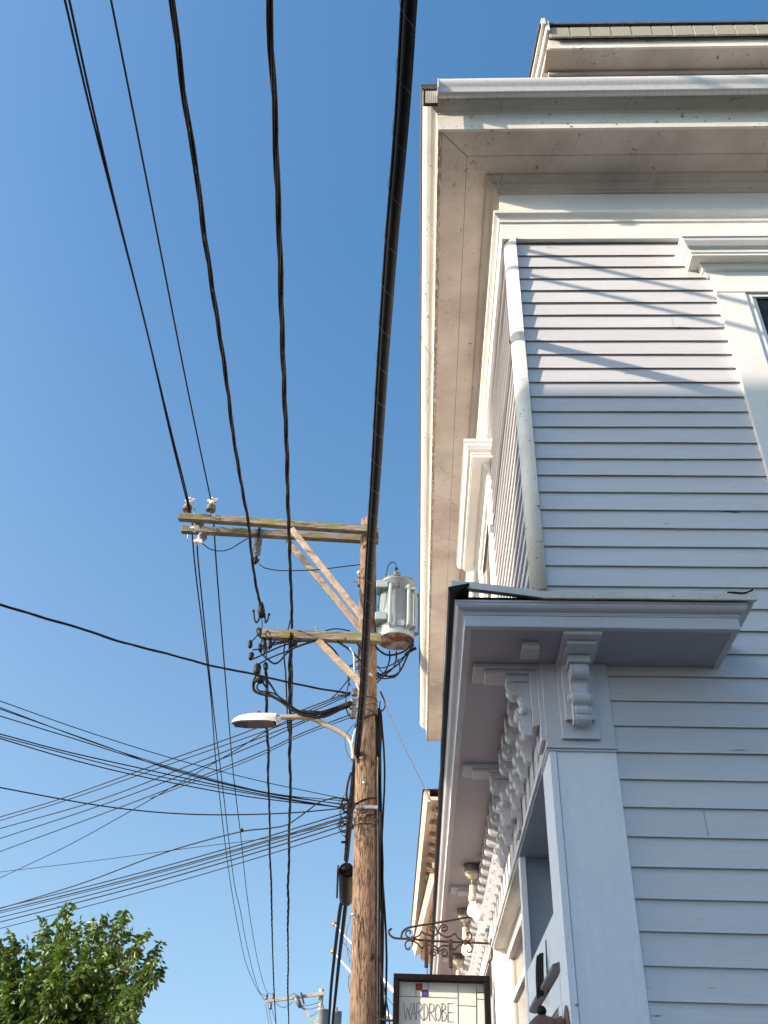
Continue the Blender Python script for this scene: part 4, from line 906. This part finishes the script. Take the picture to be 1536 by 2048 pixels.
# drip loops round the lower arm
GL = 'drip loops under the lower crossarm'
loops = [([(505, 1318), (520, 1312), (545, 1300), (570, 1290), (600, 1283), (630, 1281)], .011), ([(521, 1306), (535, 1318), (548, 1327), (560, 1322), (572, 1308), (590, 1295), (620, 1284)], .013), ([(518, 1328), (540, 1316), (570, 1304), (600, 1292), (632, 1282)], .010),
         ([(537, 1300), (545, 1288), (560, 1284), (580, 1281)], .011), ([(505, 1300), (530, 1296), (555, 1288), (585, 1283)], .010), ([(532, 1318), (534, 1298), (546, 1285), (556, 1278)], .011), ([(516, 1268), (510, 1276), (503, 1283)], .009), ([(524, 1278), (521, 1290)], .009), ([(541, 1270), (536, 1262), (530, 1268), (538, 1276)], .008)]
for k, (pts, r_) in enumerate(loops):
    wire('drip_loop', [at(*p, y=PY-.24-.01*k) for p in pts], r_, LAB_DL[k], 'wire', GL)
GB = 'bundle of loops from the splices to the pole'
bl = [([(512, 1350), (506, 1365), (507, 1380), (520, 1388), (545, 1394), (575, 1412), (600, 1428), (640, 1435), (670, 1425), (704, 1404)], .014), ([(515, 1356), (508, 1370), (512, 1383), (535, 1390), (560, 1402), (590, 1424), (625, 1430), (660, 1422), (704, 1408)], .013),
      ([(520, 1362), (514, 1374), (520, 1382), (545, 1386), (570, 1402), (600, 1422), (640, 1424), (704, 1402)], .011), ([(525, 1364), (534, 1378), (536, 1386), (556, 1398), (590, 1420), (630, 1434), (680, 1420), (706, 1407)], .012), ([(536, 1362), (545, 1375), (556, 1392), (580, 1410), (604, 1426), (650, 1426), (690, 1412)], .013),
      ([(600, 1421), (640, 1423), (670, 1423), (704, 1412)], .009)]
for k, (pts, r_) in enumerate(bl):
    wire('cable_loop', [at(*p, y=PY-.20+.015*k) for p in pts], r_, LAB_BL[k], 'cable', GB)
GT = 'tangled leads beside the pole top'
tl_ = [([(650, 1284), (668, 1300), (680, 1318), (682, 1322)], .011), ([(675, 1283), (700, 1300), (712, 1312), (722, 1322)], .015), ([(650, 1262), (665, 1258), (680, 1258), (700, 1262)], .009), ([(700, 1372), (696, 1355), (700, 1335), (716, 1322), (724, 1325)], .009), ([(694, 1382), (698, 1362), (704, 1345), (718, 1335)], .008),
       ([(662, 1398), (680, 1380), (692, 1365), (700, 1355)], .008), ([(692, 1385), (692, 1410), (696, 1428), (702, 1434)], .008), ([(712, 1283), (716, 1290), (724, 1300)], .01), ([(704, 1350), (712, 1368), (716, 1380)], .007), ([(698, 1330), (710, 1334), (722, 1332)], .006),
       ([(700, 1388), (690, 1392), (676, 1390)], .01)]
for k, (pts, r_) in enumerate(tl_):
    wire('lead_wire', [at(*p, y=PY-.22+.02*(k % 4)) for p in pts], r_, LAB_TL[k], 'wire', GT)
wire('white_lead', [at(*p, y=PY-.26) for p in ((700, 1296), (707, 1310), (708, 1335), (709, 1350), (713, 1368), (718, 1380), (722, 1384))], .009, 'white lead wire dangling left of the pole below the lower crossarm', 'wire', None, 'clamp')
wire('white_lead', [at(*p, y=PY-.2) for p in ((713, 1455), (707, 1470), (704, 1490), (703, 1510))], .009, 'white lead wire above the foot of the lamp arm', 'wire', None, 'clamp')
wire('lamp_lead', [at(*p, y=PY-.22) for p in ((712, 1445), (696, 1462), (690, 1480), (694, 1505), (704, 1520))], .004, 'thin curved lamp lead beside the foot of the lamp arm', 'wire')
GR = 'leads under the transformer'
tr_ = [([(750, 1292), (760, 1302), (775, 1310), (795, 1308), (812, 1300), (826, 1286)], .014), ([(779, 1302), (779, 1320), (772, 1340), (762, 1352), (752, 1360)], .012), ([(793, 1303), (792, 1320), (786, 1336), (770, 1350), (751, 1368)], .012), ([(750, 1343), (765, 1351), (785, 1352), (800, 1342), (812, 1318), (824, 1290)], .013), ([(750, 1352), (762, 1349), (780, 1340), (800, 1325), (815, 1305), (828, 1290)], .011),
       ([(750, 1330), (762, 1336), (782, 1330), (802, 1318), (815, 1306)], .008), ([(750, 1350), (762, 1356), (775, 1357), (795, 1350), (800, 1335), (796, 1318)], .009), ([(810, 1310), (820, 1302), (832, 1296)], .022), ([(750, 1328), (760, 1340), (768, 1347), (780, 1354), (790, 1356)], .006)]
for k, (pts, r_) in enumerate(tr_):
    wire('transformer_lead', [at(*p, y=PY-.05+.02*k) for p in pts], r_, LAB_TR[k], 'wire', GR)
wire('jumper_wire', [at(*p, y=PY+.1) for p in ((405, 1087), (420, 1098), (440, 1102), (460, 1098), (480, 1086), (500, 1074))], .008, 'thin jumper drooping between the insulators under the rear upper crossarm', 'wire')
wire('jumper_wire', [at(*p, y=PY+.1) for p in ((518, 1128), (530, 1136), (560, 1141), (600, 1141), (640, 1139), (680, 1134), (722, 1129))], .008, 'long jumper from the arrester to the pole behind the wooden braces', 'wire')
wire('side_lead', [at(*p, y=PY-.15) for p in ((761, 1383), (768, 1400), (770, 1412), (765, 1421), (757, 1421))], .011, 'short black loop on the right side of the pole', 'wire')
gw0 = at(763, 1392, y=PY-.1); gw1 = at(877, 1632, x=.12)
wire('guy_wire', [gw0, gw0.lerp(gw1, .5)-Vector((0, 0, .03)), gw1], .0035, 'thin reddish wire from the pole down to the shop cornice', 'wire', None, 'brownwire')
wire('drop_wire', [at(*p, y=PY-.2) for p in ((704, 1822), (697, 1845), (692, 1868), (693, 1895), (700, 1925))], .007, 'thin wire bowing out left of the pole low down', 'wire', None, 'greycable')
wire('drop_wire', [at(*p, y=PY-.2) for p in ((700, 1945), (696, 1960), (697, 1975), (700, 1985))], .007, 'short wire bow low on the left side of the pole', 'wire', None, 'greycable')
wire('drop_wire', [at(*p, y=PY-.1) for p in ((758, 1910), (762, 1935), (768, 1975), (776, 2020), (779, 2048))], .009, 'black wire splaying out right of the pole towards the sign', 'wire', None, e1=2)
wire('cable_loop', [at(*p, y=PY-.25) for p in ((702, 1545), (696, 1565), (693, 1585), (694, 1600))], .016, 'short thick cable bow left of the thick telephone cable', 'cable')
# fine tangle at service height
a = MB()
for k in range(22):
    cx_, cy_ = 690+random.uniform(-10, 10), 1632+random.uniform(-34, 34); rr = random.uniform(4, 14); a0 = random.uniform(0, 6.28); sp_ = random.uniform(3, 6)
    a.tube([at(cx_+rr*math.cos(a0+sp_*q/10), cy_+rr*1.1*math.sin(a0+sp_*q/10), y=PY-.3+.1*math.sin(k)) for q in range(11)], random.choice((.003, .004, .007)), 5)
for k in range(10):
    cx_, cy_ = 728+random.uniform(-14, 20), 1632+random.uniform(-18, 18); rr = random.uniform(8, 20); a0 = random.uniform(0, 6.28)
    a.tube([at(cx_+rr*math.cos(a0+2*q/8), cy_+rr*.5*math.sin(a0+2*q/8), y=PY-.19) for q in range(9)], .004, 5)
tag(a.build('wire_tangle', 'wire'), 'tangle of fine wire loops where the service wires reach the pole', 'wire')
a = MB()
for k in range(8):
    p0 = at(694+random.uniform(-6, 6), 1600+k*12, y=PY-.3); a.tube([p0, p0+Vector((-.05, -.02, -.01))], .015, 7)
a.tube([at(*p, y=PY-.3) for p in ((697, 1600), (696, 1640), (693, 1690))], .02, 7)
tag(a.build('terminal_bar', 'black'), 'row of black terminals gathering the service wires at the thick cable', 'terminal')

# ------------------------------------------------------------------ distant pole
DY = 57.
dp = empty('utility_pole', (at(656, 2048, y=DY).x, DY, 0), 'distant pale utility pole with one slanting crossarm at the bottom of the picture', 'utility pole')
tp = at(643, 1978, y=DY)
a = MB(); a.tube([(tp.x, DY, 0), (tp.x, DY, tp.z)], [.19, .135], 14); a.build('shaft', M['pole_far'], dp)
a = MB(); a.bar(at(531, 2003, y=DY-.25), at(648, 1987, y=DY-.25), .14, .16); a.build('crossarm', M['pole_far'], dp, .01)
a = MB(); a.bar(at(592, 2000, y=DY-.3), at(640, 2056, y=DY-.3), .10, .14); a.build('brace', M['pole_far'], dp)
for p in ((533, 1994), (546, 1992), (541, 2012)):
    a = MB(); c_ = at(*p, y=DY-.25); a.lathe(c_-Vector((0, 0, .18)), (0, 0, 1), [(.04, 0), (.1, .05), (.1, .1), (.06, .14), (.1, .2), (.09, .27), (.05, .34)], 12); a.build('insulator', M['porcelain'], dp)
a = MB(); a.bar(at(602, 1985, y=DY-.4), at(608, 2008, y=DY-.4), .08, .10); a.build('bracket', M['iron'], dp)
a = MB(); a.tube([at(590, 1992, y=DY-.4), at(598, 2008, y=DY-.4), at(600, 2016, y=DY-.4)], [.12, .14, .06], 10); a.build('cutout', M['porcelain'], dp)
a = MB()
for pts in (((548, 2003), (560, 2013), (572, 2014), (586, 2004)), ((604, 2012), (620, 2010), (640, 2005)), ((607, 2017), (622, 2018), (640, 2012)), ((618, 2032), (625, 2031), (634, 2024)), ((575, 1996), (588, 1987), (594, 1992))):
    a.tube(smoothpath([at(*p, y=DY-.4) for p in pts]), .014, 5)
a.build('jumper', M['black'], dp)
c_ = at(646, 2020, y=DY-.5); transformer(c_.x, DY-.5, c_.z-1.5, .33, 1.5, 'left of two grey transformers on the distant pole', 'transformers on the distant pole', True)
c_ = at(674, 2024, y=DY-.1); transformer(c_.x, DY-.1, c_.z-1.5, .27, 1.5, 'right of two grey transformers on the distant pole, partly behind the dark cables', 'transformers on the distant pole', True)

# ------------------------------------------------------------------ neighbouring buildings with bracketed eaves
def eave_building(name, label, near, far_, z, side_depth, wallh, mat, nbr, drop, brk=.3, br_len=.45):
    n0 = Vector(near); n1 = Vector(far_); d = (n1-n0).normalized(); Lb = (n1-n0).length; inw = Vector((d.y, -d.x, 0))   # inward = to the right
    r_ = empty(name, (n0.x+inw.x*3, n0.y+d.y*Lb/2, 0), label, 'building')
    f = lambda s_, o, zz: tuple(n0+d*s_+inw*o)[:2]+(zz,)
    def sweep(prof, nm, mt, s0=0, s1=None):
        s1 = Lb if s1 is None else s1; mb = MB(); mb.prism(prof, lambda o, zz: f(s0, o, zz), lambda o, zz: f(s1, o, zz)); return mb.build(nm, M[mt], r_)
    ov = .55
    sweep([(ov, 0), (ov+6, 0), (ov+6, z-.05), (ov, z-.05)], 'wall', mat, .35)
    sweep([(0, z), (ov+6, z), (ov+6, z+.06), (0, z+.06)], 'soffit', mat)
    sweep([(-.02, z-.03), (.05, z-.03), (.05, z-.002), (.02, z+.05), (.02, z+.16), (-.05, z+.20), (-.08, z+.12), (-.03, z+.05)], 'cornice', mat)
    sweep([(-.10, z+.17), (ov+3, z+.45), (ov+6.2, z+.17)], 'roof', 'shingle', -.03)
    sweep([(ov-.16, z-.30), (ov-.002, z-.30), (ov-.002, z-.002), (ov-.24, z-.002)], 'frieze', mat, .3)
    a = MB()
    for k in range(nbr):
        s_ = .45+k*(Lb-.6)/max(1, nbr-1)
        w_ = (Lb-.6)/max(1, nbr-1)*.19
        a.prism([(ov-.002, z-.001), (.115, z-.001), (.10, z-.10), (.17, z-.14), (.24, z-.15), (.32, z-.22), (.42, z-.24), (ov-.17, z-.36), (ov-.002, z-.38)], lambda o, zz: f(s_-w_, o, zz), lambda o, zz: f(s_+w_, o, zz))
    a.build('eave_bracket', M['creamshade'], r_)
    return r_
zb = 7.1
nA = at(857, 1600, z=zb); nB = at(829, 1868, z=zb)
eave_building('cream_building', 'cream building with a row of shade-toned eave brackets just past the house', nA, nB, zb, 6, zb, 'cream', 15, 0)
zb2 = 6.3
d2a = at(868, 1765, z=zb2); d2b = at(838, 1882, z=zb2)
d2b = d2a+(d2b-d2a)*1.3
eave_building('bracketed_building', 'farther cream building with small eave brackets and dark roof edge behind the sign bracket', d2a, d2b, zb2, 6, zb2, 'cream', 22, 0)
a = MB(); rows = []
for k in range(9):
    q = at(871-.2*k, 1700+k*6, y=18); rows.append([(q.x+.02*math.sin(k)-.04, 18, q.z), (q.x+.30, 18.05+.03*math.cos(k), q.z)])
a.grid(rows[:5], False, True); fl = empty('flag', tuple(at(868, 1740, y=18)), 'small red and white flag beside the cream building eave', 'flag'); a.build('red_cloth', M['flagred'], fl)
a = MB(); a.grid(rows[4:7], False, True); a.build('white_cloth', M['flagwhite'], fl)
a = MB(); a.grid(rows[6:], False, True); a.tube([at(858, 1744, y=18), at(880, 1756, y=18)], .02, 6); a.build('staff', M['flagred'], fl)

# flagpoles
for (b0, b1, lb, w0) in (((668.5, 1848), (815, 2012), 'upper white flagpole with a gold ball, slanting behind the utility pole', 26), ((666, 1903), (800, 2056), 'lower white flagpole with a gold ball, slanting behind the utility pole', 27)):
    p0 = at(*b0, y=31); p1 = at(*b1, y=27)
    fpz = empty('flagpole', tuple(p1), lb, 'flagpole', 'flagpoles behind the pole')
    dd = (p1-p0).normalized(); a = MB(); a.tube([p0, p1, p1+dd*2], [.02, .06, .08], 10); a.build('staff', M['flagpole'], fpz)
    a = MB(); a.ball(p0, .075); a.build('ball', M['gold'], fpz)
wire('flag_halyard', [at(683, 1878, y=30), at(700, 1903, y=29.5), at(815, 2046, y=27.5)], .008, 'thin halyard line beneath the upper flagpole', 'rope')
a = MB(); a.tube(smoothpath([at(*p, y=9.5) for p in ((757, 2036), (764, 2039), (775, 2041), (786, 2041))]), .010, 7); a.tube([at(772+4*math.cos(q), 2035+4*math.sin(q), y=9.5) for q in [k*.6 for k in range(11)]], .003, 5); a.tube([at(756+4.5*math.cos(q), 2031+7*math.sin(q), y=9.5) for q in [k*.6 for k in range(11)]], .003, 5)
a.tube([at(786, 2041, y=9.5), (.56, 9.5, at(786, 2041, y=9.5).z)], .010, 7)
tag(a.build('iron_hook_arm', 'iron'), 'dark iron arm end with small rings peeping out left of the sign', 'bracket')

# ------------------------------------------------------------------ tree
TY = 16.
tcx = at(85, 2040, y=TY).x
tree = empty('tree', (tcx, TY, 0), 'leafy green tree in the lower left corner under the wires', 'tree')
CR = Vector((tcx, TY, 4.05))
a = MB(); a.tube(smoothpath([(tcx, TY, 0), (tcx+.05, TY+.02, 1.2), (tcx-.03, TY, 2.3), (tcx+.05, TY, 3.3)]), [.14-.0035*k for k in range(25)], 10)
tips = []
def hull(d):      # crown radius by direction
    an = math.atan2(d.z, d.x)
    return 1
targets = [(135, 1812), (90, 1856), (30, 1880), (60, 1900), (205, 1835), (238, 1826), (250, 1862), (280, 1865), (306, 1893), (290, 1930), (292, 1960), (262, 1990), (260, 2030), (180, 1840), (150, 1850), (115, 1840), (5, 1880), (-30, 1870), (200, 1880), (225, 1900), (120, 1900), (160, 1930), (80, 1940), (240, 1950), (30, 1940), (-40, 1930), (-90, 1900), (-120, 1960), (-60, 1980), (0, 2000), (60, 1990), (120, 1990), (180, 1990), (230, 2010), (90, 2050), (160, 2060), (220, 2070), (10, 2060), (-80, 2060), (-140, 2030)]
random.seed(21)
for (u, v_) in targets:
    for rep in range(2):
        dy = random.uniform(-1.4, 1.5)*(.5 if rep == 0 else 1); tp_ = at(u+(random.uniform(-22, 22) if rep else 0), v_+(random.uniform(14, 50) if rep else 14), y=TY+dy)
        st = Vector((tcx+random.uniform(-.1, .1), TY+random.uniform(-.1, .1), random.uniform(2.0, 3.2)))
        mid = st.lerp(tp_, .5)+Vector((random.uniform(-.15, .15), random.uniform(-.1, .1), -.1))
        path = smoothpath([st, mid, tp_], 8); a.tube(path, [.035*(1-.85*k/(len(path)-1)) for k in range(len(path))], 5); tips.append((path, mid))
a.build('trunk', M['bark'], tree)
lf = MB()
def leaf(p, d, size):
    d = d.normalized(); s_ = d.cross(Vector((random.uniform(-1, 1), random.uniform(-1, 1), random.uniform(-1, 1)))).normalized(); n_ = d.cross(s_)
    w_ = size*.26; mid_ = p+d*size*.45-n_*size*.05
    i = len(lf.v); lf.v += [tuple(p), tuple(mid_+s_*w_+n_*size*.06), tuple(p+d*size), tuple(mid_-s_*w_+n_*size*.06), tuple(mid_)]
    lf.f += [(i, i+1, i+4), (i+1, i+2, i+4), (i+2, i+3, i+4), (i+3, i, i+4)]; lf.smooth += [False]*4
for path, mid in tips:
    n = len(path)
    for k in range(5, n):
        base = path[k]; tw_n = 2 + (k % 2) if k < n-1 else 4
        for tw in range(tw_n):
            dr = (path[k]-path[k-1]).normalized()+Vector((random.gauss(0, .7), random.gauss(0, .7), random.gauss(.15, .6))); dr.normalize()
            L_t = random.uniform(.12, .38)*(1.0 if k < n-2 else .8)
            if k == n-1: dr = (dr*.4+(path[k]-path[k-2]).normalized()).normalized(); L_t = random.uniform(.05, .22)
            for j in range(int(L_t/.035)+2):
                p = base+dr*(j*.035); ld = dr*.4+Vector((random.gauss(0, .6), random.gauss(0, .6), random.gauss(-.65, .4)))
                leaf(p, ld, random.uniform(.085, .165))
cr_ = lf.build('crown', M['leaf'], tree)

# ------------------------------------------------------------------ house across the street that shades the lower wall
nb = empty('neighbour_house', (-15.5, -6, 0), 'tall plain house across the street behind the viewer, shading the lower wall', 'house')
a = MB(); a.box(-22, -9.75, -12, -.92, 0, 10.2); a.build('wall', M['brick'], nb)
a = MB(); a.prism([(-12.2, 10.2), (-.85, 10.2), (-.85, 10.52), (-6.5, 12.0), (-12.2, 10.52)], lambda y, z: (-22.3, y, z), lambda y, z: (-9.6, y, z)); a.build('roof', M['shingle'], nb)
for k in range(4):
    for j in range(3):
        a = MB(); x = -20.6+k*2.9; z = 1.2+j*3; a.box(x, x+1.1, -.92, -.88, z, z+1.6); w_ = a.build('window', M['trim'], nb); a = MB(); a.box(x+.1, x+1.0, -.879, -.873, z+.1, z+1.5); a.build('pane', M['glass'], w_)
